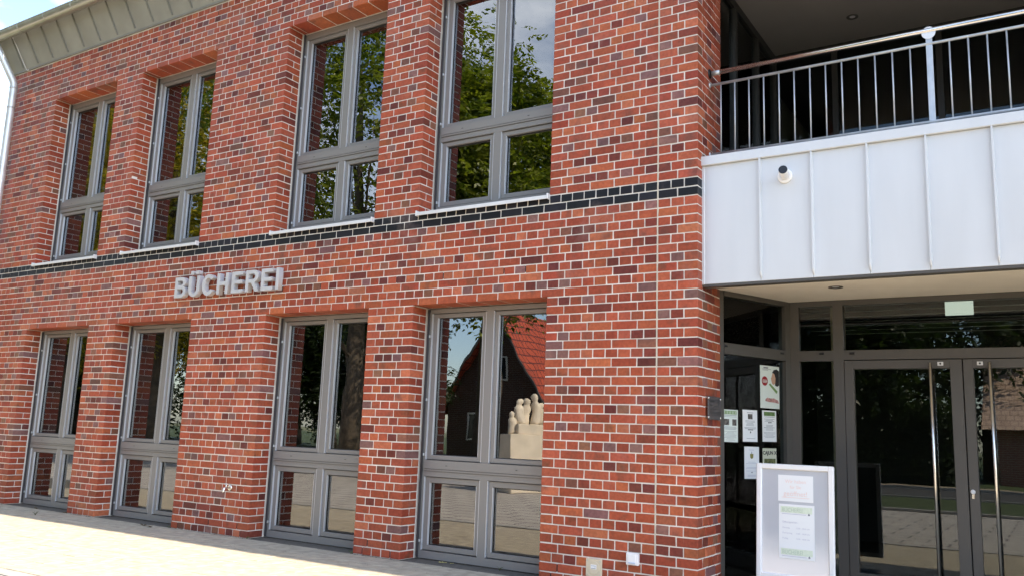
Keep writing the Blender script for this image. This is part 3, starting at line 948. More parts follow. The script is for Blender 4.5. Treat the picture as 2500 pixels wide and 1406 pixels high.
for i, (cx, cyy, w, d) in enumerate(pv):
    dz = rnd.uniform(-0.002, 0.0015)
    g = 0.0036
    if i in psingle:
        key = (round(w, 3), round(d, 3))
        if key not in pmesh:
            vv, ff = cham(-w / 2 + g, w / 2 - g, -d / 2 + g, d / 2 - g, -0.06, 0.0, 0.004)
            m_ = bpy.data.meshes.new('paver'); m_.from_pydata(vv, [], ff); m_.materials.append(M['paver'])
            pmesh[key] = m_
        o = bpy.data.objects.new('paver', pmesh[key])
        o.location = (cx, cyy, dz); o.rotation_euler = (rnd.uniform(-.006, .006), rnd.uniform(-.006, .006), rnd.uniform(-.004, .004))
        o.parent = pave
        COL.objects.link(o)
    else:
        vv, ff = cham(cx - w / 2 + g, cx + w / 2 - g, cyy - d / 2 + g, cyy + d / 2 - g, -0.06, dz, 0.004)
        bv += vv; bf += [tuple(q + nv for q in f) for f in ff]; nv += len(vv)
me = bpy.data.meshes.new('pavers'); me.from_pydata(bv, [], bf)
props(link_mesh('pavers', me, M['paver'], pave), kind='stuff')
kb = props(MB().box(-16, 6.0, -2.985, -2.832, -0.1, 0.004).build('kerb', M['kerb']), kind='structure')
dr = props(MB().box(-16, 6.0, -2.831, -2.801, -0.1, -0.025).build('drain_channel', M['dark_gap']), kind='structure')
sheet('plaza', -60, 30, -9.6, -2.99, -0.004, tiled_material('large_slabs', (0.42, 0.385, 0.345), (0.38, 0.35, 0.315), (0.12, 0.11, 0.10), 0.6, 0.4, 0.018, rough=0.85))
props(MB().box(-60, 30, -9.8, -9.6, -0.1, 0.05).build('plaza_kerb', M['kerb']), kind='structure')
sheet('verge', -120, 120, -14.6, -9.8, 0.02, simple('grass_ground', (0.045, 0.065, 0.018), 1.0, var=0.4, scale=3))
sheet('road', -200, 200, -20.6, -14.6, -0.02, simple('asphalt', (0.055, 0.055, 0.057), 0.9, var=0.25, scale=2, bump=0.5, bscale=90))
props(MB().box(-200, 200, -14.75, -14.6, -0.1, 0.06).build('road_kerb', M['kerb']), kind='structure')
props(MB().box(-200, 200, -20.75, -20.6, -0.1, 0.07).build('footpath_kerb', M['kerb']), kind='structure')
sheet('footpath', -200, 200, -22.6, -20.75, 0.03, simple('footpath_gravel', (0.30, 0.24, 0.17), 1.0, var=0.3, scale=2))
sheet('garden_lawn', -200, 200, -120, -22.6, 0.02, simple('lawn', (0.05, 0.075, 0.02), 1.0, var=0.4, scale=1.5))

# ------------------------------------------------------------------ trees
M['leaf'] = leaf_material('tree_leaf')
M['bark'] = simple('bark', (0.11, 0.085, 0.06), 0.95, var=0.4, scale=6, bump=1.0, bscale=14)
def norm(a): return a / np.maximum(np.linalg.norm(a, axis=-1, keepdims=True), 1e-6)
def foliage(centres, dirs, rg, twig=0.55, leaf=0.15, pairs=5, cols=((0.05, 0.10, 0.02), (0.10, 0.15, 0.03))):
    n = len(centres)
    up = np.array([0, 0, 1.0])
    sidev = norm(np.cross(dirs, up) + rg.normal(0, .15, (n, 3)))
    VV, CC = [], []
    c0, c1 = np.array(cols[0]), np.array(cols[1])
    base = rg.random((n, 1))
    tw = twig * rg.uniform(.6, 1.3, (n, 1))
    for k in range(pairs):
        t = (k + 1) / pairs
        p = centres + dirs * tw * t - up * tw * (t * t) * 0.45
        for s in (-1, 1):
            ld = norm(dirs * 0.55 + sidev * s * 0.9 - up * 0.35 + rg.normal(0, .25, (n, 3)))
            L_ = leaf * rg.uniform(.7, 1.3, (n, 1))
            wv = norm(np.cross(ld, rg.normal(0, .5, (n, 3)) + up)) * L_ * 0.24
            quad = np.stack([p, p + ld * L_ * .45 + wv, p + ld * L_, p + ld * L_ * .45 - wv], 1)
            VV.append(quad.reshape(-1, 3))
            mixv = np.clip(base + rg.normal(0, .18, (n, 1)), 0, 1)
            CC.append(np.repeat(c0 * (1 - mixv) + c1 * mixv, 4, 0))
    V = np.concatenate(VV); Cc = np.concatenate(CC)
    return V, Cc

def quad_mesh(name, V, Cc):
    me = bpy.data.meshes.new(name)
    nq = len(V) // 4
    me.vertices.add(len(V)); me.vertices.foreach_set('co', V.astype(np.float32).ravel())
    me.loops.add(nq * 4); me.loops.foreach_set('vertex_index', np.arange(nq * 4, dtype=np.int32))
    me.polygons.add(nq); me.polygons.foreach_set('loop_start', np.arange(0, nq * 4, 4, dtype=np.int32))
    me.polygons.foreach_set('loop_total', np.full(nq, 4, dtype=np.int32))
    at = me.color_attributes.new('Col', 'FLOAT_COLOR', 'POINT')
    at.data.foreach_set('color', np.concatenate([Cc, np.ones((len(Cc), 1))], 1).astype(np.float32).ravel())
    me.update(calc_edges=True); me.validate()
    return me

def tree(name, label, loc, h, crown_r, crown_z0, seed, n_clumps=46, twigs=42, cols=((0.04, 0.085, 0.018), (0.11, 0.16, 0.03)), trunk_r=0.28, group='trees across the road', leaf=0.17):
    rg = np.random.default_rng(seed)
    root = empty(name, loc)
    props(root, label, 'tree', group)
    cz = (crown_z0 + h) / 2; rz = (h - crown_z0) / 2
    pts = []
    while len(pts) < n_clumps:
        p = rg.normal(0, 1, 3); p /= np.linalg.norm(p)
        r_ = rg.uniform(.35, 1.0) ** .6
        q = p * r_
        taper = 1.0 - 0.35 * max(0, q[2])
        pts.append((q[0] * crown_r * taper, q[1] * crown_r * taper, cz + q[2] * rz))
    pts = np.array(pts)
    cr = rg.uniform(.55, 1.15, len(pts)) * crown_r * 0.30
    cen, dirs = [], []
    for p, r_ in zip(pts, cr):
        k = int(twigs * rg.uniform(.6, 1.3))
        d = norm(rg.normal(0, 1, (k, 3)) + np.array([0, 0, .15]))
        cen.append(p + d * r_ * rg.uniform(.35, 1.0, (k, 1))); dirs.append(norm(d + rg.normal(0, .35, (k, 3))))
    V, Cc = foliage(np.concatenate(cen), np.concatenate(dirs), rg, twig=0.62, leaf=leaf, cols=cols)
    link_mesh('crown', quad_mesh('crown', V, Cc), M['leaf'], root)
    tb = MB()
    top = Vector((rg.normal(0, .2), rg.normal(0, .2), h * 0.72))
    spine = [Vector((0, 0, -.1)), Vector((rg.normal(0, .08), rg.normal(0, .08), crown_z0 * .6)), Vector((rg.normal(0, .15), rg.normal(0, .15), crown_z0 + rz * .4)), top]
    tb.tube(spine, [trunk_r * 1.25, trunk_r, trunk_r * .55, trunk_r * .12], 12)
    for p in pts[rg.permutation(len(pts))[:10]]:
        t = np.clip((p[2] - 1.0) / h, .25, .68)
        k = min(int(t * 3), 2); f = t * 3 - k
        st = spine[k].lerp(spine[k + 1], f) if k < 3 else top
        e = Vector(p)
        midp = st.lerp(e, .5) + Vector((0, 0, .35))
        tb.tube([st, midp, e], [trunk_r * .20, trunk_r * .11, trunk_r * .03], 6)
    tb.build('trunk', M['bark'], root)
    return root

GREEN = ((0.045, 0.075, 0.012), (0.22, 0.24, 0.035))
OLIVE = ((0.12, 0.11, 0.014), (0.46, 0.35, 0.035))
DARKG = ((0.010, 0.022, 0.007), (0.032, 0.050, 0.013))
tree('ash_tree', 'tall green tree with thick mottled trunk nearest the plaza', (-14.2, -10.4, 0), 16.5, 4.6, 4.2, 3, 90, 50, GREEN, 0.29)
tree('ash_tree', 'green tree with feathery drooping twigs behind the stone statue', (-10.75, -12.3, 0), 12.2, 2.8, 4.75, 5, 74, 54, GREEN, 0.13)
tree('ash_tree', 'bright green tree standing close to the road', (-14.5, -17.2, 0), 14.8, 3.2, 6.0, 8, 80, 54, GREEN, 0.15)
m1 = tree('maple_tree', 'yellowing tree seen in the second window from the left', (-24.6, -11.5, 0), 16.5, 4.6, 3.2, 9, 96, 54, OLIVE, 0.34)
m2 = tree('maple_tree', 'yellow-leaved tree farthest along the plaza', (-31.5, -12.0, 0), 16.0, 4.6, 2.8, 12, 92, 54, OLIVE, 0.34)
tree('maple_tree', 'olive green tree beyond the yellowing ones', (-37.0, -19.0, 0), 18.0, 5.5, 3.0, 14, 80, 46, OLIVE, 0.36, leaf=0.2)
d1 = tree('lime_tree', 'dark dense tree directly across the road', (-4.5, -26.0, 0), 12.0, 4.6, 1.4, 21, 90, 52, DARKG, 0.4, leaf=0.26)
d2 = tree('lime_tree', 'dark dense tree at the right end of the hedge', (0.2, -31.5, 0), 15.0, 4.4, 1.4, 26, 84, 52, DARKG, 0.4, leaf=0.26)
def another(src, label, loc, rz, sc):
    c = copy_tree(src); c.location = loc; c.rotation_euler = (0, 0, rz); c.scale = (sc, sc, sc); c['label'] = label
    return c
another(d2, 'dark tall tree behind the low barn', (7.0, -41.0, 0), 1.3, 1.25)
another(d2, 'dark tree left of the red-roofed house', (-34.0, -30.0, 0), 2.1, 0.95)
another(d1, 'dark tree far behind the red-roofed house', (-13.5, -44.0, 0), 0.7, 1.2)
another(d1, 'dark round tree farther left of the red-roofed house', (-40.0, -33.0, 0), 4.0, 1.1)
another(d2, 'dark tree at the left end of the street', (-44.0, -25.0, 0), 3.1, 1.0)
another(d1, 'dark tree beyond the left end of the street', (-54.0, -26.0, 0), 5.2, 1.15)
another(m2, 'smaller olive tree at the far left of the verge', (-44.0, -13.5, 0), 2.0, 0.75)
another(m1, 'smallest yellowing tree beyond the far left verge', (-56.0, -15.0, 0), 2.9, 0.7)
another(d1, 'low bushy tree standing past the left end of the library', (-30.0, 5.0, 0), 0.4, 0.55)
another(d2, 'dense bushy tree behind the left end of the library', (-26.0, 12.0, 0), 2.2, 0.45)
another(d1, 'wide low tree far beyond the left end of the library', (-42.0, 0.0, 0), 3.0, 0.62)
another(d1, 'low dark bushy tree behind the plaza kerb on the left', (-21.0, -20.0, 0), 1.0, 0.55)
another(d1, 'low dark bushy tree beside the yellowing trees', (-29.5, -19.5, 0), 2.4, 0.5)

# clipped hedge along the far footpath
rg = np.random.default_rng(31)
hn = 9000
hp = np.stack([rg.uniform(-11.5, -0.4, hn), rg.uniform(-23.9, -22.8, hn), rg.uniform(0.1, 1.0, hn) * 3.7], 1)
hp[:, 2] *= 0.86 + 0.14 * np.sin(hp[:, 0] * 1.7) + 0.08 * np.sin(hp[:, 0] * 4.3)
hd = norm(rg.normal(0, 1, (hn, 3)) + np.array([0, .4, .3]))
V, Cc = foliage(hp, hd, rg, twig=0.34, leaf=0.15, pairs=3, cols=DARKG)
hedge = empty('hedge', (0, 0, 0)); props(hedge, 'dark clipped hedge along the footpath across the road', 'hedge')
link_mesh('foliage', quad_mesh('foliage', V, Cc), M['leaf'], hedge)
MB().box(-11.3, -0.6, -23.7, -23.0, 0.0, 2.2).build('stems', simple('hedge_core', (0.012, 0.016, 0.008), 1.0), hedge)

# ------------------------------------------------------------------ house with red roof across the road
M['tile'] = tiled_material('red_roof_tile', (0.44, 0.070, 0.028), (0.37, 0.058, 0.026), (0.12, 0.022, 0.014), 0.30, 0.34, 0.03, rough=0.75, axis='YZ', offs=0.0, bump=1.0)
M['hbrick'] = tiled_material('dark_house_brick', (0.10, 0.045, 0.03), (0.075, 0.035, 0.025), (0.13, 0.12, 0.11), 0.25, 0.083, 0.011, axis='XZ')
hs = empty('gabled_house', (-18.9, -25.0, 0)); props(hs, 'dark brick house with steep red tiled roof across the road', 'house')
hw, he, ha, hl = 2.7, 2.6, 6.75, 13.0
hb = MB().quadmesh([(-hw, 0, 0), (hw, 0, 0), (hw, 0, he), (0, 0, ha - .12), (-hw, 0, he), (-hw, -hl, 0), (hw, -hl, 0), (hw, -hl, he), (0, -hl, ha - .12), (-hw, -hl, he)],
                   [(0, 1, 2, 3, 4), (5, 9, 8, 7, 6), (0, 4, 9, 5), (1, 6, 7, 2)])
hb.build('wall', M['hbrick'], hs)
ov, t = 0.38, 0.14
sl_ = (ha - he) / hw
rf = MB()
for s in (-1, 1):
    x1, z1 = s * (hw + ov), he - ov * sl_
    q = [(0, .45, ha), (x1, .45, z1), (x1, -hl - .45, z1), (0, -hl - .45, ha)]
    rf.quadmesh(q + [(p[0], p[1], p[2] + t) for p in q], [(0, 1, 2, 3), (4, 7, 6, 5), (0, 4, 5, 1), (1, 5, 6, 2), (2, 6, 7, 3)])
rfo = rf.build('roof', M['tile'], hs)
vb = MB()
for s in (-1, 1):
    x1, z1 = s * (hw + ov), he - ov * sl_
    vb.quadmesh([(0, .451, ha - .04), (x1, .451, z1 - .04), (x1, .451, z1 + .12), (0, .451, ha + .12), (0, .48, ha - .04), (x1, .48, z1 - .04), (x1, .48, z1 + .12), (0, .48, ha + .12)],
                [(4, 5, 6, 7), (0, 3, 2, 1), (3, 7, 6, 2), (0, 1, 5, 4)])
vb.build('bargeboard', simple('grey_bargeboard', (0.16, 0.15, 0.14), 0.7), hs)
for xx, zz, ww, hh in ((-1.1, 0.9, 0.9, 1.25), (1.15, 0.9, 0.9, 1.25), (0.1, 3.6, 0.8, 1.1)):
    wf = MB()
    wf.box(xx - ww / 2, xx - ww / 2 + .07, .002, .05, zz, zz + hh); wf.box(xx + ww / 2 - .07, xx + ww / 2, .002, .05, zz, zz + hh)
    wf.box(xx - ww / 2 + .07, xx + ww / 2 - .07, .002, .05, zz, zz + .07); wf.box(xx - ww / 2 + .07, xx + ww / 2 - .07, .002, .05, zz + hh - .07, zz + hh)
    wf.box(xx - .035, xx + .035, .004, .05, zz + .07, zz + hh - .07)
    wo = wf.build('window', M['white'], hs)
    MB().box(xx - ww / 2 + .07, xx + ww / 2 - .07, .004, .02, zz + .07, zz + hh - .07).build('pane', simple('far_pane', (0.02, 0.025, 0.03), 0.08), wo)

# low barn with a weathered roof, right of the dark tree
bn = empty('barn', (6.2, -27.0, 0)); props(bn, 'low brick barn with pale weathered roof facing the road', 'barn')
MB().box(-5.6, 6, -8, 0, 0, 2.25).build('wall', tiled_material('barn_brick', (0.34, 0.11, 0.06), (0.26, 0.08, 0.05), (0.40, 0.36, 0.30), 0.25, 0.083, 0.011, axis='XZ'), bn)
bz = MB().quadmesh([(-6.1, .5, 2.05), (6.5, .5, 2.05), (6.5, -4, 6.3), (-6.1, -4, 6.3), (6.5, -8.5, 2.05), (-6.1, -8.5, 2.05)], [(0, 1, 2, 3), (3, 2, 4, 5), (0, 3, 5), (1, 4, 2), (0, 5, 4, 1)])
bz.build('roof', tiled_material('barn_tile', (0.62, 0.45, 0.36), (0.56, 0.40, 0.32), (0.36, 0.25, 0.2), 0.25, 0.2, 0.02, axis='XZ'), bn)
for xx in (-4.3, -2.4, 0.5, 3.0):
    wf = MB().box(xx - .45, xx + .45, .002, .04, .8, .88).box(xx - .45, xx + .45, .002, .04, 1.72, 1.8).box(xx - .45, xx - .37, .002, .04, .88, 1.72).box(xx + .37, xx + .45, .002, .04, .88, 1.72)
    wo = wf.build('window', M['white'], bn)
    MB().box(xx - .37, xx + .37, .003, .01, .88, 1.72).build('pane', simple('barn_pane', (0.02, 0.02, 0.025), 0.1), wo)

# ------------------------------------------------------------------ stone group of figures on the plaza
M['stone'] = simple('pale_sandstone', (0.74, 0.65, 0.52), 0.9, var=0.10, scale=4, bump=0.4, bscale=30)
st = empty('stone_statue', (-7.52, -9.3, 0.0), (0, 0, R(-60)))
props(st, 'pale sandstone group of standing figures on a block pedestal', 'statue')
pd = MB()
pd.cbox(-0.72, 0.10, -0.30, 0.30, 0.0, 1.27, 0.012); pd.cbox(0.1002, 0.34, -0.299, 0.299, 1.10, 1.269, 0.012); pd.cbox(0.3402, 0.72, -0.30, 0.30, 0.0, 1.27, 0.012)
pd.cbox(-0.54, 0.66, -0.24, 0.24, 1.2705, 1.50, 0.012)
pd.build('pedestal', M['stone'], st)
for fx, fy, fh, fw in ((-0.60, 0.05, 0.50, .10), (-0.40, 0.06, .56, .12), (-0.22, -0.05, .58, .10), (-0.02, 0.04, .70, .12), (0.22, -0.06, .50, .10), (0.36, 0.05, .62, .11), (0.55, 0.0, .54, .11)):
    k = fh
    prof = [(fw * .92, 0.0), (fw * 1.0, .10 * k), (fw * .92, .28 * k), (fw * .85, .42 * k), (fw * 1.02, .55 * k), (fw * .98, .64 * k), (fw * .70, .70 * k),
            (fw * .52, .735 * k), (fw * .60, .78 * k), (fw * .72, .86 * k), (fw * .62, .94 * k), (fw * .26, .995 * k), (fw * .04, k)]
    fg = MB().lathe(prof, 10)
    fg.v = [(x * 1.08 + .03 * math.sin(z * 7 + fx * 9), y * .78 + .02 * math.cos(z * 9 + fx), z) for x, y, z in fg.v]
    fg.build('figure', M['stone'], st, (fx, fy, 1.50 if fx > -0.55 else 1.27), (0, 0, rnd.uniform(-.6, .6)))

# ------------------------------------------------------------------ lettering sign on the wall
def arc(cx, cy, rx, ry, a0, a1, n=14):
    return [(cx + rx * math.cos(R(a0 + (a1 - a0) * k / n)), cy + ry * math.sin(R(a0 + (a1 - a0) * k / n))) for k in range(n + 1)]
S = 0.20; Hs = 0.17
GLYPH = {
 'I': (0.20, [[(0, 0), (S, 0), (S, 1), (0, 1)]]),
 'H': (0.80, [[(0, 0), (S, 0), (S, .42), (.6, .42), (.6, 0), (.8, 0), (.8, 1), (.6, 1), (.6, .60), (S, .60), (S, 1), (0, 1)]]),
 'E': (0.76, [[(0, 0), (.76, 0), (.76, Hs), (S, Hs), (S, .43), (.70, .43), (.70, .60), (S, .60), (S, .83), (.74, .83), (.74, 1), (0, 1)]]),
 'U': (0.80, [[(0, 1), (0, .38)] + arc(.40, .38, .40, .395, 180, 360) + [(.8, 1), (.6, 1), (.6, .38)] + arc(.40, .38, .20, .225, 360, 180) + [(S, 1)],
              [(.10, 1.07), (.30, 1.07), (.30, 1.25), (.10, 1.25)], [(.50, 1.07), (.70, 1.07), (.70, 1.25), (.50, 1.25)]]),
 'C': (0.87, [arc(.44, .5, .44, .515, 38, 328, 30) + arc(.44, .5, .235, .335, 322, 42, 24)]),
 'B': (0.84, [[(0, 0), (.50, 0)] + arc(.50, .285, .34, .285, -88, 58) + [(.60, .535)] + arc(.47, .745, .32, .255, -40, 88) + [(0, 1)],
              [(S, Hs), (S, .43), (.47, .43)] + arc(.47, .30, .165, .13, 88, -88),
              [(S, .60), (S, .83), (.43, .83)] + arc(.43, .715, .165, .115, 88, -88)]),
 'R': (0.90, [[(0, 0), (S, 0), (S, .41), (.30, .41)] + arc(.30, .26, .14, .15, 88, 40, 5) + [(.66, 0), (.90, 0), (.70, .29), (.60, .43)] + arc(.52, .715, .32, .285, -62, 88) + [(0, 1)],
              [(S, .57), (S, .83), (.47, .83)] + arc(.47, .70, .165, .13, 88, -88)]),
}
to_convert = []          # curve / text objects turned into meshes in one pass at the end
def glyph(ch, name, parent, loc, cap, depth, mat):
    w, loops = GLYPH[ch]
    cu = bpy.data.curves.new(name, 'CURVE')
    cu.dimensions = '2D'; cu.fill_mode = 'BOTH'; cu.extrude = depth / 2 / cap; cu.bevel_depth = 0.0
    for lp in loops:
        sp = cu.splines.new('POLY'); sp.points.add(len(lp) - 1); sp.use_cyclic_u = True
        for p, q in zip(sp.points, lp): p.co = (q[0], q[1], 0, 1)
    o = bpy.data.objects.new(name, cu)
    o.location = loc; o.rotation_euler = (R(90), 0, 0); o.scale = (cap, cap, cap)
    o.parent = parent
    cu.materials.append(mat)
    COL.objects.link(o)
    to_convert.append(o)
    return o
CAP = 0.262
sg = empty('lettering_sign', (-7.02, -0.060, 2.858))
props(sg, 'raised silver metal letters BÜCHEREI mounted on the brick wall', 'sign')
em = CAP / 0.716
x = 0.0
for ch, adv, lb in (('B', .722, .073), ('U', .722, .072), ('C', .722, .047), ('H', .722, .073), ('E', .667, .073), ('R', .722, .073), ('E', .667, .073), ('I', .278, .068)):
    g_ = glyph(ch, 'letter', sg, (x + (lb - .073) * em, 0, 0), CAP, 0.062, M['letter'])
    x += adv * em * 1.035
for k in range(9):
    MB().tube([(0.05 + 0.235 * k, 0.02, 0.05), (0.05 + 0.235 * k, 0.061, 0.05)], 0.006, 8).build('stud', M['galv'], sg)

# ------------------------------------------------------------------ text helper
def text(s, name, parent, loc, size, mat, align='LEFT', rot=(R(90), 0, 0), offset=0.0, sx=1.0):
    cu = bpy.data.curves.new(name, 'FONT')
    cu.body = s; cu.size = size; cu.align_x = align; cu.offset = offset; cu.fill_mode = 'FRONT'
    cu.resolution_u = 3
    o = bpy.data.objects.new(name, cu)
    o.location = loc; o.rotation_euler = rot; o.scale = (sx, 1, 1)
    o.parent = parent
    cu.materials.append(mat)
    COL.objects.link(o)
    to_convert.append(o)
    return o

M['paper'] = simple('white_paper', (0.82, 0.83, 0.82), 0.75)
M['paper_g'] = simple('mint_paper', (0.66, 0.72, 0.66), 0.75)
M['ink'] = simple('grey_ink', (0.20, 0.21, 0.24), 0.8)
M['ink_l'] = simple('pale_ink', (0.50, 0.50, 0.58), 0.8)
M['ink_b'] = simple('black_ink', (0.015, 0.015, 0.015), 0.8)
M['ink_g'] = simple('green_print', (0.16, 0.27, 0.08), 0.8, var=0.15, scale=60)
M['ink_gl'] = simple('pale_green_print', (0.68, 0.75, 0.60), 0.8, var=0.06, scale=60)  # board banner green, paled to carry the washed-out glare in its colour
M['ink_gm'] = simple('mid_green_print', (0.46, 0.55, 0.42), 0.8)  # banner letters on the board, lightened for the same glare
M['ink_r'] = simple('dark_red_print', (0.28, 0.012, 0.015), 0.8)
M['ink_sal'] = simple('glare_washed_red_print', (0.83, 0.64, 0.58), 0.8)  # red board print with glare and overexposure put into its colour
M['ink_photo'] = simple('photo_print', (0.10, 0.09, 0.08), 0.8, var=0.9, scale=45)
M['skin'] = simple('printed_skin', (0.50, 0.30, 0.20), 0.8)
M['rose'] = simple('printed_rose', (0.42, 0.22, 0.20), 0.8, var=0.5, scale=40)

def bars(name, parent, rects, mat, y=-0.0016):
    b = MB()
    for x0, x1, z0, z1 in rects:
        b.quadmesh([(x0, y, z0), (x1, y, z0), (x1, y, z1), (x0, y, z1)], [(0, 1, 2, 3)])
    return b.build(name, mat, parent)
def lines(w, z_top, n, step, rr, a=0.12, centre=True, th=0.0035):
    out = []
    for k in range(n):
        ln = rr.uniform(.45, .82) * w
        x0 = (w - ln) / 2 if centre else a * w
        out.append((x0, x0 + ln, z_top - k * step - th, z_top - k * step))
    return out
def polyp(name, parent, pts, mat, y=-0.0018):
    return MB().poly([(p[0], y, p[1]) for p in pts]).build(name, mat, parent)

def on_screen(u, z, off=-0.002):
    """place on the outside of the splayed side screen's glass"""
    d = Vector((math.cos(SANG), math.sin(SANG), 0)); nrm = Vector((-math.sin(SANG), math.cos(SANG), 0))
    p = A + d * u + nrm * (0.004 + off)
    return (p.x, p.y, z)
rr = random.Random(5)
def paper(name, label, u, ztop, w, h, mat):
    o = MB().box(0, w, -0.0012, 0.0, 0, h).build(name, mat, None, on_screen(u, ztop - h), (0, 0, SANG))
    o.rotation_euler = (0, rr.uniform(-.008, .008), SANG)
    return props(o, label, 'poster', 'notices taped to the side screen')
p1 = paper('poster', 'large poster with dark-haired portrait and red disc on the side screen', 0.530, 2.020, 0.282, 0.402, M['paper_g'])
bars('lettering', p1, [(.05, .12, .375, .388), (.03, .16, .366, .370), (.04, .12, .356, .359)], M['ink'])
polyp('printed_disc', p1, [(.067 + .045 * math.cos(t * .3142), .255 + .045 * math.sin(t * .3142)) for t in range(20)], M['ink_r'])
bars('disc_lettering', p1, [(.035, .10, .262, .267), (.030, .104, .250, .256), (.038, .095, .240, .244)], M['paper_g'], -0.0022)
polyp('printed_face', p1, [(.165, .26), (.175, .235), (.20, .225), (.225, .245), (.235, .29), (.23, .33), (.20, .345), (.178, .33), (.168, .30), (.158, .285)], M['skin'])
polyp('printed_hair', p1, [(.172, .335), (.20, .368), (.245, .378), (.279, .36), (.279, .225), (.25, .21), (.215, .222), (.222, .25), (.226, .29), (.212, .325), (.19, .338)], M['ink_b'], -0.0022)
polyp('printed_folder', p1, [(.125, .225), (.145, .238), (.255, .165), (.238, .142)], M['ink_g'], -0.0024)
polyp('printed_cup', p1, [(.075, .085), (.10, .10), (.15, .095), (.20, .098), (.26, .08), (.276, .05), (.20, .058), (.12, .06), (.07, .068)], M['rose'])
p2 = paper('poster', 'green-headed notice with two small photographs next to the brick pier', 0.004, 1.582, 0.205, 0.290, M['paper_g'])
bars('printed_banner', p2, [(.012, .188, .248, .280)], M['ink_g'])
bars('banner_stripes', p2, [(.02 + .021 * k, .026 + .021 * k, .252, .276) for k in range(8)], M['paper_g'], -0.0022)
bars('printed_photo', p2, [(.014, .086, .150, .205), (.128, .186, .148, .205)], M['ink_photo'])
bars('lettering', p2, [(.014, .19, .236, .241), (.014, .19, .224, .227)] + lines(.205, .136, 3, .010, rr) + lines(.205, .096, 8, .011, rr, th=.0025), M['ink'])
p3 = paper('poster', 'white notice with small square picture near its top', 0.278, 1.590, 0.205, 0.290, M['paper'])
bars('printed_photo', p3, [(.072, .138, .205, .253)], M['ink_photo'])
bars('printed_bar', p3, [(.07, .145, .105, .112), (.10, .115, .078, .094)], M['ink_b'])
bars('lettering', p3, [(.06, .15, .262, .267)] + lines(.205, .192, 5, .011, rr) + lines(.205, .130, 2, .010, rr) + [(.05, .17, .028, .031)], M['ink'])
p4 = paper('poster', 'white notice with dark striped green banner at the top', 0.556, 1.596, 0.205, 0.290, M['paper'])
bars('printed_banner', p4, [(.025, .185, .240, .278)], M['ink_g'])
bars('banner_stripes', p4, [(.03 + .019 * k, .035 + .019 * k, .244, .274) for k in range(8)], M['ink_b'], -0.0022)
bars('printed_mark', p4, [(.085, .105, .172, .182), (.108, .135, .174, .182)], M['ink_b'])
bars('lettering', p4, [(.03, .18, .228, .232)] + lines(.205, .212, 3, .010, rr) + lines(.205, .155, 5, .011, rr) + lines(.205, .086, 5, .011, rr, th=.0025), M['ink'])
p5 = paper('poster', 'white notice with olive heraldic shield in the middle row below', 0.296, 1.256, 0.205, 0.290, M['paper'])
polyp('printed_shield', p5, [(.078, .225), (.125, .225), (.122, .19), (.102, .178), (.081, .19)], simple('olive_print', (0.22, 0.20, 0.05), 0.8))
polyp('printed_crest', p5, [(.096, .226), (.106, .226), (.104, .246), (.098, .246)], M['ink'])
bars('lettering', p5, [(.065, .135, .258, .262)] + lines(.205, .152, 2, .012, rr) + lines(.205, .105, 2, .011, rr) + lines(.205, .072, 1, .01, rr) + lines(.205, .035, 2, .009, rr), M['ink_l'])
bars('printed_goblet', p5, [(.095, .112, .052, .062)], M['ink'])
p6 = paper('poster', 'concert poster lettered CAJUN X partly behind the white board', 0.556, 1.245, 0.200, 0.285, simple('buff_paper', (0.60, 0.60, 0.46), 0.8))
text('CAJUN X', 'lettering', p6, (0.100, -0.0022, 0.228), 0.046, M['ink_b'], 'CENTER', offset=0.0016, sx=1.05)
bars('printed_photo', p6, [(.02, .185, .06, .19)], simple('olive_photo', (0.12, 0.13, 0.05), 0.8, var=0.9, scale=50))

# ------------------------------------------------------------------ free-standing poster board
bd = empty('poster_board', (0.345, 0.46, 0.0), (0, 0, R(-3.0)))
props(bd, 'white-framed free-standing poster board with opening notices beside the entrance', 'board')
TL = Matrix.Translation((0, 0, 0.19)) @ Matrix.Rotation(R(-2.5), 4, 'X')
BW, BH, BR = 0.640, 0.935, 0.045
fm = MB()
fm.cbox(0, BR, -0.018, 0.018, 0, BH, 0.007, TL); fm.cbox(BW - BR, BW, -0.018, 0.018, 0, BH, 0.007, TL)
fm.cbox(BR - .004, BW - BR + .004, -0.0175, 0.0175, 0, BR, 0.007, TL); fm.cbox(BR - .004, BW - BR + .004, -0.0175, 0.0175, BH - BR, BH, 0.007, TL)
fm.build('frame', M['white'], bd)
MB().box(BR - .003, BW - BR + .003, -0.004, 0.012, BR - .003, BH - BR + .003, TL).build('backing', simple('glossy_grey_board', (0.76, 0.78, 0.83), 0.12, metal=0.35, var=0.04, scale=3), bd)
MB().box(BR, BW - BR, 0.0125, 0.0165, BR, BH - BR, TL).build('rear_panel', M['black'], bd)
ft = MB()
ft.cbox(0.24, 0.40, -0.02, 0.03, 0.05, 0.20, 0.006); ft.cbox(0.05, 0.59, -0.16, 0.20, 0.0, 0.05, 0.012)
ft.build('foot', M['black'], bd)
def sheet_on_board(u0, u1, v0, v1, mat, y=-0.0055):
    o = MB().box(0, u1 - u0, -0.0006, 0.0006, 0, v1 - v0).build('sheet', mat, bd)
    o.matrix_local = TL @ Matrix.Translation((u0, y, BH - v1))
    return o
s1_ = sheet_on_board(.184, .474, .088, .302, M['paper'])
text('Wir haben', 'lettering', s1_, (.145, -.0016, .150), .040, M['ink_sal'], 'CENTER')
text('für Sie', 'lettering', s1_, (.145, -.0016, .105), .036, M['ink_sal'], 'CENTER')
text('geöffnet!', 'lettering', s1_, (.145, -.0016, .045), .056, M['ink_sal'], 'CENTER')
bars('underline', s1_, [(.03, .26, .030, .034)], M['ink_sal'])
s2_ = sheet_on_board(.190, .482, .325, .680, M['paper'])
s3_ = sheet_on_board(.192, .484, .662, .760, M['paper'], -0.0075)
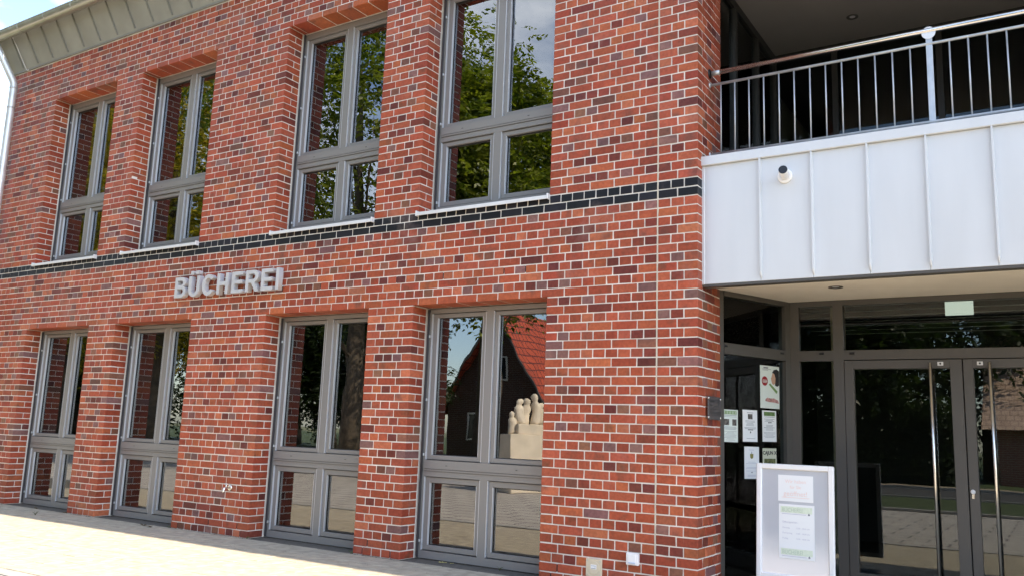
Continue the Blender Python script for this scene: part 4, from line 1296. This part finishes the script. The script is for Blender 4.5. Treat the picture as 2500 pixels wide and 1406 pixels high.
for sh, top in ((s2_, .355), (s3_, .098)):
    bars('printed_banner', sh, [(.015, .275, top - .068, top - .018)], M['ink_gl'])
    text('BÜCHEREI', 'banner_lettering', sh, (.025, -.0020, top - .061), .046, M['ink_gm'], 'LEFT', sx=.82)
    bars('lettering', sh, [(.025, .225, top - .080, top - .076)], M['ink_l'])
    polyp('printed_drop', sh, [(.248, top - .062), (.258, top - .078), (.248, top - .084), (.238, top - .078)], M['ink'])
text('Öffnungszeiten:', 'lettering', s2_, (.03, -.0016, .205), .020, M['ink_l'])
for k, (a, b) in enumerate((('Dienstag', '15.00 - 18.00 Uhr'), ('Donnerstag', '15.00 - 18.00 Uhr'), ('Freitag', '15.00 - 18.00 Uhr'))):
    text(a, 'lettering', s2_, (.03, -.0016, .160 - .042 * k), .017, M['ink_l'])
    text(b, 'lettering', s2_, (.140, -.0016, .160 - .042 * k), .016, M['ink_l'])

# ------------------------------------------------------------------ small fittings
# glass plaque on the pier's return
pq = empty('wall_plaque', (0.022, 0.185, 1.478), (0, 0, R(90)))
props(pq, 'smoked glass plaque on four steel studs on the pier corner', 'plaque')
MB().cbox(0, 0.34, -0.003, 0.003, 0, 0.20, 0.0015).build('plate', simple('smoked_acrylic', (0.085, 0.075, 0.075), 0.15), pq)
for u in (.018, .322):
    for v in (.018, .182):
        MB().tube([(u, -0.008, v), (u, 0.022, v)], 0.009, 12).build('stud', M['steel'], pq)
bars('lettering', pq, [(.04, .16, .150, .168), (.04, .11, .125, .130), (.04, .10, .116, .120), (.16, .24, .113, .118), (.04, .31, .090, .094), (.04, .09, .082, .086),
                       (.04, .31, .062, .066), (.04, .31, .052, .056), (.09, .23, .036, .039)], M['ink_b'], -0.0036)
polyp('emblem', pq, [(.250, .178), (.268, .178), (.278, .150), (.270, .124), (.252, .124), (.244, .150)], M['ink_b'], -0.0036)
# spotlight on the balcony front
sp = empty('wall_spotlight', (0.728, FY, 3.515)); props(sp, 'white cylindrical spotlight with dark lens on the balcony cladding', 'spotlight')
MB().lathe([(0.062, 0), (0.062, 0.016), (0.055, 0.020)], 24, Matrix.Rotation(R(90), 4, 'X')).build('base', M['white'], sp)
hd = Matrix.Translation((0, -0.012, 0)) @ Matrix.Rotation(R(8), 4, 'Z') @ Matrix.Rotation(R(82), 4, 'X')
MB().lathe([(0.036, 0), (0.040, 0.02), (0.040, 0.125), (0.037, 0.128)], 24, hd).build('barrel', M['alu'], sp)
MB().lathe([(0.0365, 0.1265), (0.0365, 0.1300)], 24, hd).build('lens', M['black'], sp)
# sockets
cv = empty('cover_plate', (-1.018, -0.0015, 0.092)); props(cv, 'cream square cover plate with round lid low on the brick pier', 'cover plate')
MB().cbox(0, 0.156, -0.010, 0.002, 0, 0.152, 0.003).build('plate', M['cream'], cv)
MB().lathe([(0.056, 0), (0.056, 0.002), (0.053, 0.003)], 32, Matrix.Translation((.078, -.010, .076)) @ Matrix.Rotation(R(90), 4, 'X')).build('lid', M['cream'], cv)
MB().box(.050, .106, -.0145, -.0130, .066, .104).build('sticker', M['white'], cv)
bars('lettering', cv, [(.054, .10, .092, .095), (.054, .10, .070, .074), (.092, .095, .078, .088)], M['ink'], -0.0152)
for u in (.018, .138):
    for v in (.016, .136):
        MB().lathe([(0.005, 0), (0.005, 0.002)], 8, Matrix.Translation((u, -.010, v)) @ Matrix.Rotation(R(90), 4, 'X')).build('screw', M['galv'], cv)
so = empty('wall_socket', (-0.626, -0.0015, 0.232)); props(so, 'white square outdoor socket with hinged flap on the brick pier', 'socket')
MB().cbox(0, 0.112, -0.030, 0.002, 0, 0.100, 0.004).build('housing', M['white'], so)
MB().cbox(0.020, 0.092, -0.036, -0.030, 0.016, 0.086, 0.003).build('flap', M['white'], so)
MB().box(0.024, 0.088, -0.040, -0.0362, 0.014, 0.026).build('grip', simple('pale_blue_plastic', (0.50, 0.60, 0.72), 0.3), so)
# outdoor tap
tp = empty('water_tap', (-5.73, 0.0, 0.545)); props(tp, 'chrome outdoor water tap on the wide brick pier', 'tap')
RX = Matrix.Rotation(R(90), 4, 'X')
MB().lathe([(0.036, 0), (0.036, 0.006), (0.028, 0.014)], 20, RX).build('flange', M['steel'], tp)
MB().tube([(0, 0, 0), (0, -0.06, 0), (0, -0.085, -0.005), (0, -0.095, -0.035), (0, -0.095, -0.055)], [0.015, 0.014, 0.014, 0.013, 0.014], 12).build('spout', M['steel'], tp)
MB().tube([(0, -0.055, 0.0), (0, -0.06, 0.04)], 0.010, 10).build('spindle', M['steel'], tp)
MB().cbox(-0.035, 0.035, -0.067, -0.053, 0.040, 0.050, 0.003).build('handle', M['steel'], tp)
# recessed downlights
for nm, lb, loc in (('downlight', 'round recessed downlight in the cream entrance soffit', (0.975, 0.774, 2.661)), ('downlight', 'round recessed downlight in the grey balcony ceiling', (0.903, 2.356, 5.929))):
    e = empty(nm, loc); props(e, lb, 'downlight')
    MB().lathe([(0.034, 0.0), (0.056, -0.002), (0.062, -0.006), (0.062, 0.0005)], 28).build('ring', M['door_frame'], e)
    MB().lathe([(0.030, -0.0008), (0.030, 0.0005)], 24).build('lamp', M['alu'], e)
# exit sign inside the lobby
ex = empty('exit_sign', (1.70, 2.05, 2.79)); props(ex, 'blank pale rectangular emergency sign hanging behind the fanlight', 'emergency sign')
MB().cbox(-.020, .270, -.03, .03, -.055, 0.0, .004).build('housing', M['white'], ex)
MB().cbox(.005, .245, -.008, .008, -.240, -.056, .003).build('panel', simple('lit_panel', (0.74, 0.78, 0.73), 0.4, emit=(0.82, 0.9, 0.80), estr=0.17), ex)
# blue card and small things on window ledges
cd = MB().box(0, 0.09, -0.001, 0.001, 0, 0.055).build('card', simple('pale_blue_card', (0.45, 0.62, 0.72), 0.7), None, (-5.15, 0.36, UP0 + 0.19), (0, 0, 0))
props(cd, 'pale blue card leaning inside the third upper window', 'card')
# shelves in the reading room
for k, (xx, yy) in enumerate(((-10.2, 3.6), (-7.6, 3.6), (-4.8, 4.2), (-2.3, 4.2))):
    e = empty('bookshelf', (xx, yy, 0)); props(e, ('bookshelf behind the far left lower window', 'bookshelf behind the second lower window', 'bookshelf behind the third lower window', 'bookshelf behind the lower window by the entrance')[k], 'bookshelf')
    b = MB().box(-.7, .7, .28, .30, 0, 1.6).box(-.72, -.70, 0, .30, 0, 1.6).box(.70, .72, 0, .30, 0, 1.6)
    for z in (0.05, .42, .80, 1.18, 1.58): b.box(-.70, .70, 0, .28, z, z + .02)
    b.build('case', M['cream'], e)
    for z in (0.07, .44, .82, 1.20):
        x = -.68
        while x < .64:
            w = rnd.uniform(.02, .05); h_ = rnd.uniform(.20, .30)
            MB().box(x, x + w - .002, .03, .22, z + .001, z + h_).build('book', M['bk%d' % rnd.randrange(5)] if 'bk0' in M else M['ink'], e); x += w + (rnd.random() < .1) * .08
# pendant lamps in the reading room
M['tube'] = simple('lit_tube', (0.9, 0.9, 0.85), 0.4, emit=(1.0, 0.95, 0.80), estr=2.2)
for k, (xx, lb) in enumerate(((-9.9, 'far left lower window'), (-7.4, 'second lower window'), (-4.6, 'third lower window'), (-2.3, 'lower window by the entrance'))):
    e = empty('ceiling_lamp', (xx, 2.1, 2.95)); props(e, 'lit linear lamp under the ceiling behind the ' + lb, 'lamp')
    MB().cbox(-.62, .62, -.05, .05, -.20, -.15, .005).build('housing', M['alu'], e)
    MB().box(-.60, .60, -.035, .035, -.206, -.201).build('tube', M['tube'], e)
    MB().box(-.45, -.44, -.005, .005, -.15, 0).box(.44, .45, -.005, .005, -.15, 0).build('hanger', M['galv'], e)
# fallen leaves and weeds at the foot of the wall
M['dry'] = simple('dry_leaf', (0.11, 0.075, 0.035), 0.9)
M['ylw'] = simple('yellow_leaf', (0.62, 0.55, 0.22), 0.8)
def leafthing(label, x, y, s, mat, a, grp):
    b = MB()
    n_ = 7
    vv = [(0, 0, .004)]
    for k in range(n_ * 2):
        t = math.pi * 2 * k / (n_ * 2); r_ = s * (1 if k % 2 == 0 else .55) * rnd.uniform(.8, 1.1)
        vv.append((r_ * math.cos(t), r_ * .7 * math.sin(t), .004 + rnd.uniform(0, .35) * s))
    fcs = [(0, k + 1, (k + 1) % (n_ * 2) + 1) for k in range(n_ * 2)]
    b.quadmesh(vv, fcs)
    b.tube([(s * .3, 0, .005), (s * 1.7, s * .2, .006)], .002, 5)
    return props(b.build('fallen_leaf', mat, None, (x, y, 0.001), (0, 0, a)), label, 'leaf', grp)
leafthing('pale yellow fallen leaf at the foot of the nearest lower window', -2.72, 0.16, .035, M['ylw'], .4, 'fallen leaves by the wall')
leafthing('small yellow leaf scrap right beside the larger yellow leaf', -2.60, 0.17, .022, M['ylw'], 1.4, 'fallen leaves by the wall')
leafthing('curled brown leaf on the paving under the second lower window', -7.12, -0.12, .06, M['dry'], .1, 'fallen leaves by the wall')
leafthing('brown leaf lying beside the curled one', -6.93, -0.16, .05, M['dry'], 2.2, 'fallen leaves by the wall')
leafthing('brown leaf with long stalk before the far left lower window', -9.72, -0.02, .05, M['dry'], -.3, 'fallen leaves by the wall')
leafthing('small dark leaf by the foot of the narrow left pier', -9.02, -0.02, .04, M['dry'], 1.0, 'fallen leaves by the wall')
wd = MB()
for k in range(9):
    a = rnd.uniform(0, 6.28); l = rnd.uniform(.03, .07)
    wd.tube([(0, 0, 0), (.3 * l * math.cos(a), .3 * l * math.sin(a), .6 * l), (.8 * l * math.cos(a), .8 * l * math.sin(a), l)], [.0025, .002, .0008], 5)
props(wd.build('weed_tuft', simple('weed', (0.10, 0.11, 0.04), 0.9), None, (-9.0, -0.43, -0.004)), 'small weed tuft between pavers near the sunlit edge', 'weed')

gb = MB()
for k in range(1500):
    if k % 5:
        x = rnd.uniform(-12, 0)
        y = -abs(rnd.gauss(0, .014)) - .002
        if any(a < x < b for a, b in OPEN): y += .262
    else:
        x, y = rnd.uniform(-11.5, 0), rnd.uniform(-.62, -.02)
    r_ = rnd.uniform(.002, .0075) if k % 5 else rnd.uniform(.0015, .004)
    vv = [(x + r_ * rnd.uniform(.7, 1.4) * math.cos(a), y + r_ * rnd.uniform(.5, 1.) * math.sin(a), 0.0) for a in (0.2, 1.7, 3.3, 4.8)] + [(x, y, r_ * rnd.uniform(.6, 1.1))]
    gb.quadmesh(vv, [(0, 1, 4), (1, 2, 4), (2, 3, 4), (3, 0, 4)])
props(gb.build('grit', simple('dark_grit', (0.085, 0.075, 0.055), 1.0, var=0.5, scale=50)), 'dark grit and crumbs along the foot of the wall', 'grit', kind='stuff')
for x, y, lb in ((-3.76, -.015, 'left foot of the narrow right pier'), (-5.36, -.012, 'right foot of the wide pier'), (-6.78, -.01, 'left foot of the wide pier'), (-2.05, .20, 'foot of the window nearest the entrance')):
    wd = MB()
    for k in range(8):
        a = rnd.uniform(0, 6.28); l = rnd.uniform(.02, .05)
        wd.tube([(0, 0, 0), (.3 * l * math.cos(a), .3 * l * math.sin(a), .6 * l), (.9 * l * math.cos(a), .9 * l * math.sin(a), .8 * l)], [.002, .0018, .0008], 5)
    props(wd.build('weed_tuft', simple('moss_green', (0.09, 0.11, 0.035), 0.9), None, (x, y, -0.003)), 'tiny weed tuft at the ' + lb, 'weed', 'weeds at the foot of the wall')

# ------------------------------------------------------------------ curves and text become meshes in one pass
bpy.context.view_layer.update()
dg = bpy.context.evaluated_depsgraph_get()
made = [(o, bpy.data.meshes.new_from_object(o.evaluated_get(dg))) for o in to_convert]
for o, me in made:
    n = bpy.data.objects.new(o.name.split('.')[0], me)
    n.location = o.location; n.rotation_euler = o.rotation_euler; n.scale = o.scale
    n.parent = o.parent
    COL.objects.link(n)
    bpy.data.objects.remove(o, do_unlink=True)
